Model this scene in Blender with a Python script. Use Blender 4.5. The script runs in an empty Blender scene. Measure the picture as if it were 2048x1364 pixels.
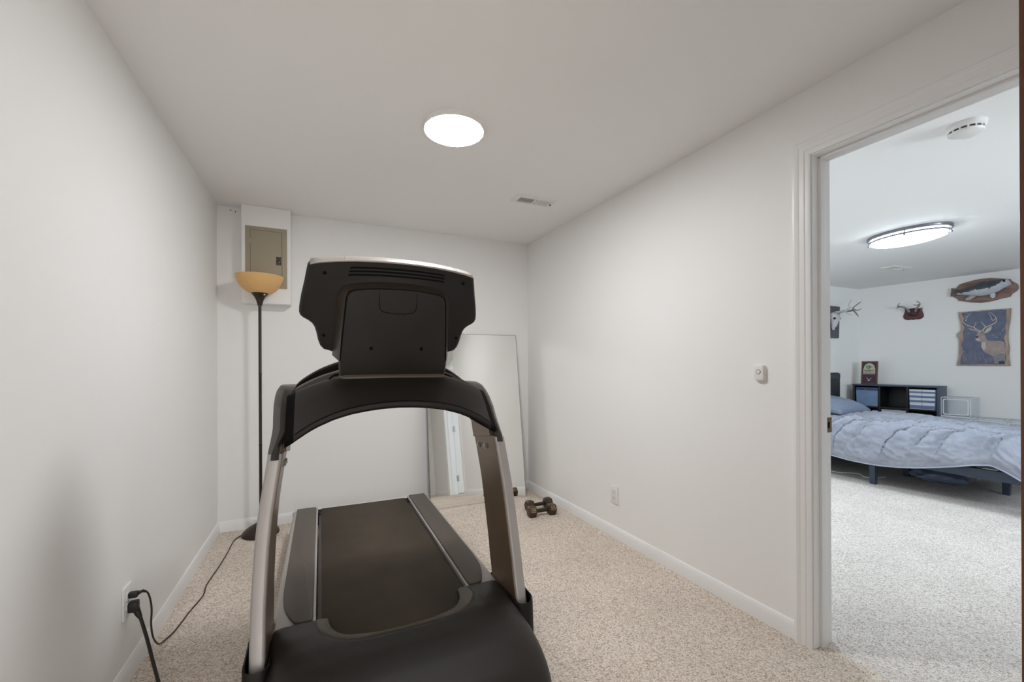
import bpy, bmesh, math, random
from mathutils import Vector, Matrix, noise
random.seed(7)
C = bpy.context.scene.collection
SC = bpy.context.scene

# ------------------------------------------------------------------ camera, world, exposure
H = 2.324                      # ceiling height
cd = bpy.data.cameras.new('camera')
cam = bpy.data.objects.new('camera', cd)
C.objects.link(cam)
cam.location = (0, 0, 1.18)
cam.rotation_euler = (math.pi / 2, 0.0046, -0.4227)
cd.sensor_width = 36.0
cd.lens = 36.0 * 850 / 2048
cd.shift_y = 0.0234
cd.clip_start = 0.02
SC.camera = cam
SC.view_settings.view_transform = 'Standard'
SC.view_settings.look = 'None'
SC.view_settings.exposure = 0.0
SC.view_settings.gamma = 1.0
SC.view_settings.use_curve_mapping = False
LAMP_GYM = 114.0               # emission of the ceiling disc
LAMP_BED = 29.0                # emission of the bedroom fixture
WORLD = 3.4                   # sky fill let in at the entry door, for an unseen hall
WINDOW_FILL = 105.0  # area light added behind an unseen bedroom window
BED_LAMP_2 = 23.0              # second bedroom ceiling lamp, behind the partition
SC.cycles.blur_glossy = 0.0    # keep the light thrown back by the mirror crisp
SC.cycles.sample_clamp_indirect = 60.0
SC.cycles.transparent_max_bounces = 32
SC.cycles.use_guiding = True               # learns the light thrown back by the mirror
w = bpy.data.worlds.new('world')
SC.world = w
w.use_nodes = True
w.node_tree.nodes['Background'].inputs[0].default_value = (1.0, 0.985, 0.975, 1)
w.node_tree.nodes['Background'].inputs[1].default_value = WORLD
ld = bpy.data.lights.new('added_window_fill', 'AREA')
ld.shape = 'RECTANGLE'; ld.size = 2.0; ld.size_y = 0.9
ld.energy = WINDOW_FILL; ld.color = (0.78, 0.88, 1.0)
lo = bpy.data.objects.new('added_window_fill', ld)
C.objects.link(lo)
lo.location = (4.3, -1.62, 1.6); lo.rotation_euler = (math.radians(90), 0, 0)

l2 = bpy.data.lights.new('second_bedroom_lamp', 'AREA')
l2.shape = 'DISK'; l2.size = 0.45; l2.energy = BED_LAMP_2; l2.color = (0.83, 0.93, 1.0)
l2o = bpy.data.objects.new('second_bedroom_lamp', l2)
C.objects.link(l2o)
l2o.location = (3.0, 2.75, H - 0.06)

# ------------------------------------------------------------------ materials
def srgb(r, g, b):
    f = lambda v: (v / 255) / 12.92 if v / 255 <= 0.04045 else ((v / 255 + 0.055) / 1.055) ** 2.4
    return (f(r), f(g), f(b), 1)

def mat(name, rgb, rough=0.5, metal=0.0, bump=0.0, bscale=200, var=0.0, vscale=8, spec=0.5, emit=0, alpha=None, trans=0.0, stretch=None, ior=None):
    m = bpy.data.materials.new(name); m.use_nodes = True
    nt = m.node_tree; b = nt.nodes['Principled BSDF']
    col = srgb(*rgb)
    b.inputs['Base Color'].default_value = col
    b.inputs['Roughness'].default_value = rough
    b.inputs['Metallic'].default_value = metal
    b.inputs['Specular IOR Level'].default_value = spec
    if trans: b.inputs['Transmission Weight'].default_value = trans
    if ior: b.inputs['IOR'].default_value = ior
    if emit:
        b.inputs['Emission Color'].default_value = col
        b.inputs['Emission Strength'].default_value = emit
    tc = None
    if bump or var:
        tc = nt.nodes.new('ShaderNodeTexCoord'); mp = nt.nodes.new('ShaderNodeMapping')
        nt.links.new(tc.outputs['Object'], mp.inputs[0])
        if stretch: mp.inputs['Scale'].default_value = stretch
    if var:
        n = nt.nodes.new('ShaderNodeTexNoise'); n.inputs['Scale'].default_value = vscale; n.inputs['Detail'].default_value = 6
        nt.links.new(mp.outputs[0], n.inputs['Vector'])
        mx = nt.nodes.new('ShaderNodeValToRGB')
        lo_, hi_ = 1 - var, 1 + var
        mx.color_ramp.elements[0].position = 0.3; mx.color_ramp.elements[1].position = 0.7
        mx.color_ramp.elements[0].color = (col[0] * lo_, col[1] * lo_, col[2] * lo_, 1)
        mx.color_ramp.elements[1].color = (min(1, col[0] * hi_), min(1, col[1] * hi_), min(1, col[2] * hi_), 1)
        nt.links.new(n.outputs['Fac'], mx.inputs[0]); nt.links.new(mx.outputs[0], b.inputs['Base Color'])
    if bump:
        n2 = nt.nodes.new('ShaderNodeTexNoise'); n2.inputs['Scale'].default_value = bscale; n2.inputs['Detail'].default_value = 3
        nt.links.new(mp.outputs[0], n2.inputs['Vector'])
        bp = nt.nodes.new('ShaderNodeBump'); bp.inputs['Strength'].default_value = bump; bp.inputs['Distance'].default_value = 0.002
        nt.links.new(n2.outputs['Fac'], bp.inputs['Height']); nt.links.new(bp.outputs[0], b.inputs['Normal'])
    return m

def carpet_mat(name='frieze_carpet', cols=((128, 110, 95), (192, 177, 161), (218, 205, 191), (240, 231, 220))):
    m = bpy.data.materials.new(name); m.use_nodes = True
    nt = m.node_tree; b = nt.nodes['Principled BSDF']; N = nt.nodes.new; L = nt.links.new
    tc = N('ShaderNodeTexCoord')
    ns = N('ShaderNodeTexNoise'); ns.inputs['Scale'].default_value = 60; ns.inputs['Detail'].default_value = 2
    L(tc.outputs['Object'], ns.inputs['Vector'])
    mixv = N('ShaderNodeMixRGB'); mixv.inputs[0].default_value = 0.012
    L(tc.outputs['Object'], mixv.inputs[1]); L(ns.outputs['Color'], mixv.inputs[2])
    vo = N('ShaderNodeTexVoronoi'); vo.inputs['Scale'].default_value = 205
    L(mixv.outputs[0], vo.inputs['Vector'])
    sep = N('ShaderNodeSeparateColor'); L(vo.outputs['Color'], sep.inputs[0])
    n1 = N('ShaderNodeTexNoise'); n1.inputs['Scale'].default_value = 330; n1.inputs['Detail'].default_value = 2
    L(tc.outputs['Object'], n1.inputs['Vector'])
    ad = N('ShaderNodeMath'); ad.operation = 'MULTIPLY_ADD'; ad.inputs[1].default_value = 0.5
    L(sep.outputs[0], ad.inputs[0]); 
    half = N('ShaderNodeMath'); half.operation = 'MULTIPLY'; half.inputs[1].default_value = 0.6
    L(n1.outputs['Fac'], half.inputs[0]); L(half.outputs[0], ad.inputs[2])
    r = N('ShaderNodeValToRGB'); e = r.color_ramp.elements
    e[0].position = 0.24; e[0].color = srgb(*cols[0])
    e[1].position = 0.85; e[1].color = srgb(*cols[3])
    x = e.new(0.36); x.color = srgb(*cols[1])
    x = e.new(0.55); x.color = srgb(*cols[2])
    L(ad.outputs[0], r.inputs[0])
    big = N('ShaderNodeTexNoise'); big.inputs['Scale'].default_value = 3.0; big.inputs['Detail'].default_value = 3
    L(tc.outputs['Object'], big.inputs['Vector'])
    br = N('ShaderNodeMapRange'); br.inputs[1].default_value = 0.3; br.inputs[2].default_value = 0.7
    br.inputs[3].default_value = 0.94; br.inputs[4].default_value = 1.04; L(big.outputs['Fac'], br.inputs[0])
    mu = N('ShaderNodeMixRGB'); mu.blend_type = 'MULTIPLY'; mu.inputs[0].default_value = 1
    L(r.outputs[0], mu.inputs[1]); L(br.outputs[0], mu.inputs[2])
    L(mu.outputs[0], b.inputs['Base Color'])
    b.inputs['Roughness'].default_value = 1.0; b.inputs['Specular IOR Level'].default_value = 0.1
    bp = N('ShaderNodeBump'); bp.inputs['Strength'].default_value = 0.5; bp.inputs['Distance'].default_value = 0.004
    L(ad.outputs[0], bp.inputs['Height']); L(bp.outputs[0], b.inputs['Normal'])
    return m

def wood_mat(name, c1, c2, rough=0.4, scale=(2, 30, 30), nscale=3.0):
    m = bpy.data.materials.new(name); m.use_nodes = True
    nt = m.node_tree; b = nt.nodes['Principled BSDF']; N = nt.nodes.new; L = nt.links.new
    tc = N('ShaderNodeTexCoord'); mp = N('ShaderNodeMapping'); mp.inputs['Scale'].default_value = scale
    L(tc.outputs['Object'], mp.inputs[0])
    n = N('ShaderNodeTexNoise'); n.inputs['Scale'].default_value = nscale; n.inputs['Detail'].default_value = 8; n.inputs['Distortion'].default_value = 0.6
    L(mp.outputs[0], n.inputs['Vector'])
    r = N('ShaderNodeValToRGB'); r.color_ramp.elements[0].position = 0.3; r.color_ramp.elements[1].position = 0.7
    r.color_ramp.elements[0].color = srgb(*c1); r.color_ramp.elements[1].color = srgb(*c2)
    L(n.outputs['Fac'], r.inputs[0]); L(r.outputs[0], b.inputs['Base Color'])
    b.inputs['Roughness'].default_value = rough
    return m

def shade_mat():
    m = bpy.data.materials.new('amber_frosted_plastic'); m.use_nodes = True
    nt = m.node_tree; out = nt.nodes['Material Output']; b = nt.nodes['Principled BSDF']
    b.inputs['Base Color'].default_value = srgb(255, 226, 164); b.inputs['Roughness'].default_value = 0.35
    t = nt.nodes.new('ShaderNodeBsdfTranslucent'); t.inputs[0].default_value = srgb(255, 224, 164)
    mx = nt.nodes.new('ShaderNodeMixShader'); mx.inputs[0].default_value = 0.5
    nt.links.new(b.outputs[0], mx.inputs[1]); nt.links.new(t.outputs[0], mx.inputs[2]); nt.links.new(mx.outputs[0], out.inputs[0])
    return m

def emit_mat(name, rgb, s):
    m = bpy.data.materials.new(name); m.use_nodes = True
    nt = m.node_tree; nt.nodes.remove(nt.nodes['Principled BSDF'])
    e = nt.nodes.new('ShaderNodeEmission'); e.inputs[0].default_value = (*rgb, 1); e.inputs[1].default_value = s
    nt.links.new(e.outputs[0], nt.nodes['Material Output'].inputs[0])
    return m

def glass_mat():
    m = bpy.data.materials.new('window_glass'); m.use_nodes = True
    nt = m.node_tree; out = nt.nodes['Material Output']; nt.nodes.remove(nt.nodes['Principled BSDF'])
    t = nt.nodes.new('ShaderNodeBsdfTransparent'); t.inputs[0].default_value = (0.93, 0.95, 0.95, 1)
    g = nt.nodes.new('ShaderNodeBsdfGlossy'); g.inputs['Roughness'].default_value = 0.03
    f = nt.nodes.new('ShaderNodeFresnel'); mx = nt.nodes.new('ShaderNodeMixShader')
    nt.links.new(f.outputs[0], mx.inputs[0]); nt.links.new(t.outputs[0], mx.inputs[1]); nt.links.new(g.outputs[0], mx.inputs[2]); nt.links.new(mx.outputs[0], out.inputs[0])
    return m

def clear_mat():
    m = bpy.data.materials.new('clear_plastic'); m.use_nodes = True
    nt = m.node_tree; out = nt.nodes['Material Output']; b = nt.nodes['Principled BSDF']
    b.inputs['Base Color'].default_value = srgb(226, 230, 236); b.inputs['Roughness'].default_value = 0.25
    t = nt.nodes.new('ShaderNodeBsdfTransparent'); t.inputs[0].default_value = (0.975, 0.985, 0.995, 1)
    mx = nt.nodes.new('ShaderNodeMixShader'); mx.inputs[0].default_value = 0.10
    nt.links.new(t.outputs[0], mx.inputs[1]); nt.links.new(b.outputs[0], mx.inputs[2]); nt.links.new(mx.outputs[0], out.inputs[0])
    return m

M = dict(
    wall=mat('white_wall_paint', (246, 245, 243), 0.6, bump=0.06, bscale=320),
    ceil=mat('white_ceiling_paint', (248, 247, 245), 0.8, bump=0.08, bscale=260),
    trim=mat('white_trim_gloss', (244, 243, 242), 0.32),
    carpet=carpet_mat(),
    carpet_cool_lit=carpet_mat('cool_lit_frieze_carpet', ((126, 114, 106), (192, 183, 176), (219, 212, 206), (240, 235, 230))),  # same carpet again, the bedroom's cooler light put into its colour
    black=mat('black_plastic', (26, 22, 18), 0.5, bump=0.12, bscale=900, spec=0.35, var=0.08, vscale=6),
    black2=mat('dark_panel_plastic', (32, 27, 23), 0.45, bump=0.08, bscale=900, spec=0.4),
    hood=mat('hood_plastic', (30, 25, 20), 0.48, bump=0.1, bscale=900, spec=0.35, var=0.06, vscale=5),
    bezel=mat('bezel_plastic', (58, 49, 41), 0.42),
    band=mat('hood_band_plastic', (84, 74, 62), 0.45),
    capplastic=mat('upright_cap_plastic', (44, 38, 32), 0.34),
    pit=mat('pit_black', (10, 9, 8), 0.8, spec=0.15),
    silver=mat('silver_grey_paint', (178, 173, 169), 0.36, metal=0.2, var=0.04, vscale=5),
    plate=mat('brown_grey_metal', (124, 104, 84), 0.34, metal=0.5, var=0.12, vscale=4),
    topstrip=mat('satin_silver_strip', (190, 184, 178), 0.28, metal=0.5),
    foot=mat('foot_rail_plastic', (88, 79, 71), 0.5, bump=0.15, bscale=700),
    belt=mat('belt_rubber', (70, 60, 46), 0.8, bump=0.35, bscale=1100, var=0.16, vscale=7),
    bolt=mat('bolt_steel', (172, 166, 154), 0.35, metal=0.5),
    groove=mat('foot_rail_groove', (104, 96, 88), 0.5),
    mirror=mat('mirror_silver', (243, 244, 242), 0.0, metal=1.0),
    mirror_edge=mat('mirror_edge', (98, 100, 96), 0.3),
    lampmetal=mat('bronze_lamp_metal', (54, 42, 33), 0.35, metal=0.3),
    shade=shade_mat(),
    cord=mat('dark_brown_cord', (58, 44, 33), 0.5),
    cordblk=mat('black_cord', (34, 30, 27), 0.5),
    panelgrey=mat('grey_panel_enamel', (164, 155, 133), 0.45),
    panelline=mat('panel_gap', (78, 68, 52), 0.6),
    tagblk=mat('panel_tag_black', (44, 34, 28), 0.4),
    tagink=mat('panel_tag_ink', (132, 122, 114), 0.5),
    plastic=mat('white_plastic', (236, 235, 232), 0.35),
    slot=mat('slot_dark', (70, 66, 62), 0.6),
    ventdark=mat('vent_cavity', (92, 84, 76), 0.7),
    iron=mat('rusty_cast_iron', (74, 58, 44), 0.4, metal=0.35, bump=0.5, bscale=120, var=0.35, vscale=40),
    ironbar=mat('dumbbell_bar', (48, 38, 30), 0.4, metal=0.3),
    ironink=mat('dumbbell_number_paint', (206, 178, 138), 0.5),
    brass=mat('antique_brass', (124, 96, 74), 0.35, metal=0.7, var=0.2, vscale=80),
    steel=mat('satin_nickel', (172, 172, 172), 0.3, metal=0.9),
    door=wood_mat('brown_stained_wood', (62, 29, 12), (104, 56, 26), 0.3, (18, 18, 1.2), 3),
    disc=emit_mat('lamp_disc_light', (0.965, 0.975, 1.0), LAMP_GYM),
    beddisc=emit_mat('bedroom_lamp_light', (0.83, 0.93, 1.0), LAMP_BED),
    frost=mat('fixture_nickel', (120, 122, 128), 0.35, metal=0.6),
    duvet=mat('blue_grey_cotton', (152, 156, 168), 0.9, bump=0.5, bscale=420, var=0.08, vscale=30, spec=0.2),
    pillow=mat('slate_blue_cotton', (118, 128, 146), 0.9, bump=0.5, bscale=420, var=0.08, vscale=30, spec=0.2),
    hem=mat('pale_grey_hem', (172, 176, 190), 0.8, spec=0.2),
    mattress=mat('mattress_ticking', (92, 102, 122), 0.9),
    bedmetal=mat('charcoal_bed_metal', (62, 72, 88), 0.38, metal=0.3),
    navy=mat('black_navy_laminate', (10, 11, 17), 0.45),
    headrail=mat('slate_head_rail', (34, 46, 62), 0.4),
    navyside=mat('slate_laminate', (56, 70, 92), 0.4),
    binblue=mat('blue_grey_fabric', (112, 134, 166), 0.9, bump=0.4, bscale=400, var=0.12, vscale=14),
    bindark=mat('dark_blue_fabric', (54, 74, 104), 0.9),
    binwhite=mat('white_fabric', (214, 219, 230), 0.9),
    binstripe=mat('grey_blue_stripe', (108, 124, 152), 0.9),
    clear=clear_mat(),
    clearrim=mat('clear_plastic_rim', (236, 239, 243), 0.3),
    plaquewood=wood_mat('plaque_walnut', (74, 46, 36), (112, 74, 56), 0.4, (20, 2, 2), 4),
    plaquedark=mat('plaque_maroon', (58, 30, 44), 0.4),
    plaquecream=mat('plaque_cream', (190, 186, 160), 0.5),
    plaquegreen=mat('plaque_green', (88, 138, 104), 0.6),
    plaqueink=mat('plaque_ink', (38, 28, 24), 0.6),
    plaquewhite=mat('plaque_white', (214, 208, 224), 0.5),
    boardwood=wood_mat('fish_board_wood', (104, 78, 66), (160, 130, 118), 0.45, (2, 20, 14), 3),
    fishback=mat('fish_back', (74, 82, 88), 0.35, var=0.35, vscale=26),
    fishbelly=mat('fish_belly', (196, 200, 206), 0.3, var=0.12, vscale=40),
    fishfin=mat('fish_fin', (176, 166, 168), 0.4, var=0.2, vscale=60),
    tail=mat('fish_tail', (112, 98, 90), 0.45, var=0.25, vscale=40),
    slabwood=wood_mat('live_edge_slab', (150, 126, 114), (190, 166, 150), 0.5, (8, 8, 2), 4),
    bark=mat('bark_edge', (86, 74, 70), 0.9, bump=0.8, bscale=90),
    print_sky=mat('print_slate_blue', (98, 106, 130), 0.5, var=0.2, vscale=16),
    print_deer=mat('print_deer_tan', (168, 152, 146), 0.5, var=0.14, vscale=22),
    print_pale=mat('print_pale', (202, 190, 182), 0.5),
    print_dark=mat('print_dark', (58, 60, 80), 0.5),
    print_grass=mat('print_grass', (140, 136, 144), 0.5, var=0.3, vscale=50),
    shield=mat('mahogany_shield', (92, 42, 48), 0.3, var=0.25, vscale=20),
    shieldedge=mat('dark_shield_edge', (52, 34, 38), 0.35),
    fur=mat('dark_brown_leather', (62, 52, 50), 0.7, var=0.3, vscale=40),
    antler=mat('antler_bone', (142, 134, 130), 0.5, var=0.25, vscale=30),
    bone=mat('bleached_bone', (208, 206, 208), 0.6, bump=0.3, bscale=90, var=0.1, vscale=30),
    barnwood=wood_mat('weathered_barn_board', (78, 76, 88), (112, 108, 118), 0.8, (20, 20, 2), 3),
    bag=mat('crumpled_blue_plastic', (128, 142, 170), 0.4),
    glass=glass_mat(),
)

# ------------------------------------------------------------------ helpers
def box(bm, x0, x1, y0, y1, z0, z1):
    v = [bm.verts.new(p) for p in ((x0, y0, z0), (x1, y0, z0), (x1, y1, z0), (x0, y1, z0), (x0, y0, z1), (x1, y0, z1), (x1, y1, z1), (x0, y1, z1))]
    fs = [bm.faces.new([v[i] for i in f]) for f in ((0, 3, 2, 1), (4, 5, 6, 7), (0, 1, 5, 4), (1, 2, 6, 5), (2, 3, 7, 6), (3, 0, 4, 7))]
    return fs

def loft(bm, rings, closed=True, cap=True, mi=0):
    R = [[bm.verts.new(p) for p in r] for r in rings]
    n = len(R[0])
    for a, b in zip(R, R[1:]):
        for i in range(n if closed else n - 1):
            j = (i + 1) % n
            f = bm.faces.new((a[i], a[j], b[j], b[i])); f.material_index = mi
    if cap and closed:
        for r in (R[0][::-1], R[-1]):
            f = bm.faces.new(r); f.material_index = mi
    return R

def prism(bm, poly, fn, a, b, mi=0):
    """poly 2-D, fn(p, q, t) -> 3-D, extruded from t=a to t=b"""
    return loft(bm, [[fn(p[0], p[1], t) for p in poly] for t in (a, b)], True, True, mi)

def tube(bm, pts, r, seg=8, cap=True, mi=0):
    pts = [Vector(p) for p in pts]; n = len(pts)
    rr = r if isinstance(r, (list, tuple)) else [r] * n
    rings = []; up = None
    for i, p in enumerate(pts):
        d = (pts[min(i + 1, n - 1)] - pts[max(i - 1, 0)]).normalized()
        if up is None: up = Vector((0, 0, 1)) if abs(d.z) < 0.9 else Vector((1, 0, 0))
        s = d.cross(up).normalized(); up = s.cross(d).normalized()
        rings.append([p + rr[i] * (math.cos(2 * math.pi * k / seg) * s + math.sin(2 * math.pi * k / seg) * up) for k in range(seg)])
    return loft(bm, rings, True, cap, mi)

def lathe(bm, prof, seg=32, c=(0, 0, 0), sx=1, sy=1, mi=0):
    rings = []
    for r, z in prof:
        r = max(r, 1e-4)
        rings.append([(c[0] + sx * r * math.cos(2 * math.pi * k / seg), c[1] + sy * r * math.sin(2 * math.pi * k / seg), c[2] + z) for k in range(seg)])
    return loft(bm, rings, True, True, mi)

def disc(bm, c, axis, r, d, seg=12, mi=0):
    """short cylinder: centre c, along axis vector, depth d"""
    a = Vector(axis).normalized(); c = Vector(c)
    return tube(bm, [c, c + a * d], r, seg, True, mi)

def smooth_pts(pts, n=8):
    P = [Vector(p) for p in pts]; out = []
    for i in range(len(P) - 1):
        p0, p1, p2, p3 = P[max(i - 1, 0)], P[i], P[i + 1], P[min(i + 2, len(P) - 1)]
        for k in range(n):
            t = k / n
            out.append(0.5 * ((2 * p1) + (p2 - p0) * t + (2 * p0 - 5 * p1 + 4 * p2 - p3) * t * t + (3 * p1 - p0 - 3 * p2 + p3) * t ** 3))
    out.append(P[-1]); return out

def lerp_tab(tab, x):
    if x <= tab[0][0]: return tab[0][1]
    for (a, b), (c, d) in zip(tab, tab[1:]):
        if x <= c: return b + (d - b) * (x - a) / (c - a)
    return tab[-1][1]

def bevel(bm, off, seg=2, ang=30):
    bm.normal_update()
    es = [e for e in bm.edges if len(e.link_faces) == 2 and e.calc_face_angle(0) > math.radians(ang)]
    bmesh.ops.bevel(bm, geom=es, offset=off, segments=seg, profile=0.6, affect='EDGES', clamp_overlap=True)
    return bm

def NB(): return bmesh.new()

def obj(name, bm, m, parent=None, loc=None, rz=0.0, smooth=35, off=None, bev=0, kind=None):
    if bev: bevel(bm, bev)
    if off is not None: bmesh.ops.translate(bm, verts=bm.verts, vec=(-off[0], -off[1], -off[2]))
    bmesh.ops.recalc_face_normals(bm, faces=bm.faces)
    bm.normal_update()
    for f in bm.faces: f.smooth = smooth > 0
    for e in bm.edges:
        if len(e.link_faces) == 2 and e.calc_face_angle(0) > math.radians(smooth): e.smooth = False
    me = bpy.data.meshes.new(name); bm.to_mesh(me); bm.free()
    for x in (m if isinstance(m, (list, tuple)) else [m]): me.materials.append(x)
    o = bpy.data.objects.new(name, me); C.objects.link(o)
    if loc: o.location = loc
    if rz: o.rotation_euler = (0, 0, rz)
    if parent: o.parent = parent
    if kind: o['kind'] = kind
    return o

def tag(o, label, cat, group=None):
    o['label'] = label; o['category'] = cat
    if group: o['group'] = group
    return o

def thing(name, label, cat, loc=(0, 0, 0), rz=0.0, group=None):
    o = bpy.data.objects.new(name, None); C.objects.link(o)
    o.empty_display_size = 0.1; o.location = loc; o.rotation_euler = (0, 0, rz)
    return tag(o, label, cat, group)

def struct(name, bm, m, label, cat, **k):
    o = obj(name, bm, m, **k); o['kind'] = 'structure'
    return tag(o, label, cat)

def dup(root):
    r = root.copy(); C.objects.link(r)
    for ch in list(root.children):
        c = ch.copy(); C.objects.link(c); c.parent = r
        for g in list(ch.children):
            d = g.copy(); C.objects.link(d); d.parent = c
    return r

def text_bm(s, size, fn, depth=0.0006, sx=1.0, align='CENTER', bold=0.0):
    """flat lettering as mesh; fn maps (x, y, h) to 3-D"""
    cu = bpy.data.curves.new('lettering', 'FONT'); cu.body = s; cu.size = size; cu.extrude = depth / 2; cu.offset = bold
    cu.align_x = align; cu.align_y = 'CENTER'; cu.resolution_u = 2
    o = bpy.data.objects.new('lettering', cu); C.objects.link(o)
    bpy.context.view_layer.update()
    me = bpy.data.meshes.new_from_object(o.evaluated_get(bpy.context.evaluated_depsgraph_get()))
    bpy.data.objects.remove(o); bpy.data.curves.remove(cu)
    bm = NB(); bm.from_mesh(me); bpy.data.meshes.remove(me)
    for v in bm.verts: v.co = Vector(fn(v.co.x * sx, v.co.y, v.co.z + depth / 2))
    return bm

def merge(bm, other, mi=0):
    me = bpy.data.meshes.new('tmp'); other.to_mesh(me); other.free()
    n = len(bm.faces); bm.from_mesh(me); bpy.data.meshes.remove(me)
    bm.faces.ensure_lookup_table()
    for f in bm.faces[n:]: f.material_index = mi
    return bm

def solid(o, t, off=-1):
    md = o.modifiers.new('thickness', 'SOLIDIFY'); md.thickness = t; md.offset = off
    return o

def subsurf(o, n=1):
    md = o.modifiers.new('smooth', 'SUBSURF'); md.levels = n; md.render_levels = n
    return o

# ------------------------------------------------------------------ room shell
XL, YB, YBR = -0.670, 3.6076, 3.6404
def XR(y): return 1.8521 - 0.0201 * (y - 1.2)      # room side of the partition wall
WT = 0.115                                         # partition thickness
YF = -0.70                                         # entry wall
DY0, DY1, DH = 0.315, 1.090, 2.040                 # bedroom doorway in the partition
BACK_RZ = math.atan2(YBR - YB, XR(YBR) - XL)
RIGHT_RZ = math.atan2(-1, 0.0201)
A_FAR = Vector((7.596, 3.79, 0)); T_FAR = Vector((0.10215, -0.99477, 0)); FAR_RZ = math.atan2(-0.99477, 0.10215)
def far(s, o=0.0, z=0.0):
    """point on the bedroom's far wall: s along it from the corner, o out of it, z up"""
    p = A_FAR + T_FAR * s + Vector((-0.99477, -0.10215, 0)) * o
    return (p.x, p.y, z)

SEAM = 1.925                                       # carpet seam under the bedroom door
bm = NB(); box(bm, -2.9, SEAM, -4.4, 4.1, -0.12, 0.0)  # runs on behind the entry to bounce sky light indoors
struct('floor', bm, M['carpet'], 'beige speckled frieze carpet of the exercise room', 'floor')
bm = NB(); box(bm, SEAM, 8.4, -2.4, 4.1, -0.12, 0.0)
struct('floor_bedroom', bm, M['carpet_cool_lit'], 'frieze carpet of the bedroom, its cooler light put into the colour', 'floor')
YC = -1.75                                         # ceiling cut short so sky light bounces in off the hall floor
bm = NB(); box(bm, -0.9, 8.4, YC, 4.1, H, H + 0.1)
struct('ceiling', bm, M['ceil'], 'smooth white painted ceiling over both rooms', 'ceiling')
bm = NB(); box(bm, XL - 0.12, XL, YF - 0.11, YB + 0.12, 0, H)
struct('wall_left', bm, M['wall'], 'white painted wall on the left with the power outlet', 'wall')
zf = lambda p, q, t: (p, q, t)
bm = NB(); prism(bm, [(XL - 0.12, YB), (XR(YBR) + 0.02, YBR), (XR(YBR) + 0.02, YBR + 0.12), (XL - 0.12, YB + 0.12)], zf, 0, H)
struct('wall_back', bm, M['wall'], 'white painted wall behind the mirror and floor lamp', 'wall')
bm = NB()
def pw(y0, y1, z0, z1): prism(bm, [(XR(y0), y0), (XR(y0) + WT, y0), (XR(y1) + WT, y1), (XR(y1), y1)], zf, z0, z1)
pw(YF - 0.11, DY0 - 0.018, 0, H); pw(DY1 + 0.018, 3.95, 0, H); pw(DY0 - 0.018, DY1 + 0.018, DH + 0.018, H)
struct('wall_right', bm, M['wall'], 'white partition wall with the doorway to the bedroom', 'wall')
bm = NB()
box(bm, XL, -0.38, YF - 0.11, YF, 0, H); box(bm, 0.50, 1.9, YF - 0.11, YF, 0, H); box(bm, -0.38, 0.50, YF - 0.11, YF, 2.06, H)
struct('wall_front', bm, M['wall'], 'white entry wall around the open brown door', 'wall')
bm = NB(); box(bm, XR(3.8) + WT, 7.7, 3.79, 3.91, 0, H)
struct('wall_bedroom_back', bm, M['wall'], 'bedroom wall carrying the deer skull mount', 'wall')
bm = NB()
a, b = far(-0.1), far(5.6); a2, b2 = far(-0.1, -0.12), far(5.6, -0.12)
prism(bm, [a[:2], b[:2], b2[:2], a2[:2]], zf, 0, H)
struct('wall_bedroom_far', bm, M['wall'], 'bedroom wall with the mounted fish and deer picture', 'wall')
bm = NB()
for x0, x1, z0, z1 in ((1.95, 3.3, 0, H), (5.3, 8.3, 0, H), (3.3, 5.3, 0, 1.15), (3.3, 5.3, 2.05, H)): box(bm, x0, x1, -1.62, -1.5, z0, z1)
struct('wall_bedroom_front', bm, M['wall'], 'unseen bedroom wall with the added window', 'wall')
bm = NB()
for x0, x1, z0, z1 in ((3.3, 3.34, 1.15, 2.05), (5.26, 5.3, 1.15, 2.05), (3.3, 5.3, 1.15, 1.19), (3.3, 5.3, 2.01, 2.05), (4.28, 4.32, 1.15, 2.05)): box(bm, x0, x1, -1.60, -1.54, z0, z1)
win = struct('added_window_1', bm, M['trim'], 'unseen white framed sliding window added to light the bedroom', 'window')  # unseen window, added to brighten the bedroom

# baseboards: (depth, height) profile
BB = [(0, 0), (0.013, 0), (0.013, 0.052), (0.011, 0.058), (0.0095, 0.066), (0.005, 0.074), (0, 0.076)]
def baseboard(name, p, q, nrm, label):
    bm = NB(); p = Vector(p); q = Vector(q); nrm = Vector(nrm).normalized()
    loft(bm, [[(e + nrm * d)[:2] + (h,) for d, h in BB] for e in (p, q)])
    return struct(name, bm, M['trim'], label, 'baseboard', smooth=20)
baseboard('baseboard_left', (XL, YF, 0), (XL, YB, 0), (1, 0, 0), 'white baseboard along the left wall')
baseboard('baseboard_back', (XL, YB, 0), (XR(YBR), YBR, 0), (0, -1, 0), 'white baseboard along the back wall')
baseboard('baseboard_right', (XR(DY1 + 0.072), DY1 + 0.072, 0), (XR(YBR), YBR, 0), (-1, 0, 0), 'white baseboard from the door casing to the back corner')
baseboard('baseboard_right_near', (XR(YF), YF, 0), (XR(DY0 - 0.072), DY0 - 0.072, 0), (-1, 0, 0), 'white baseboard beside the entry, seen in the mirror')
baseboard('baseboard_bedroom_back', (1.95, 3.79, 0), (7.6, 3.79, 0), (0, -1, 0), 'white baseboard along the bedroom wall behind the bed')
baseboard('baseboard_bedroom_far', far(0), far(5.3), (-0.995, -0.102, 0), 'white baseboard under the fish mount wall')

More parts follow.
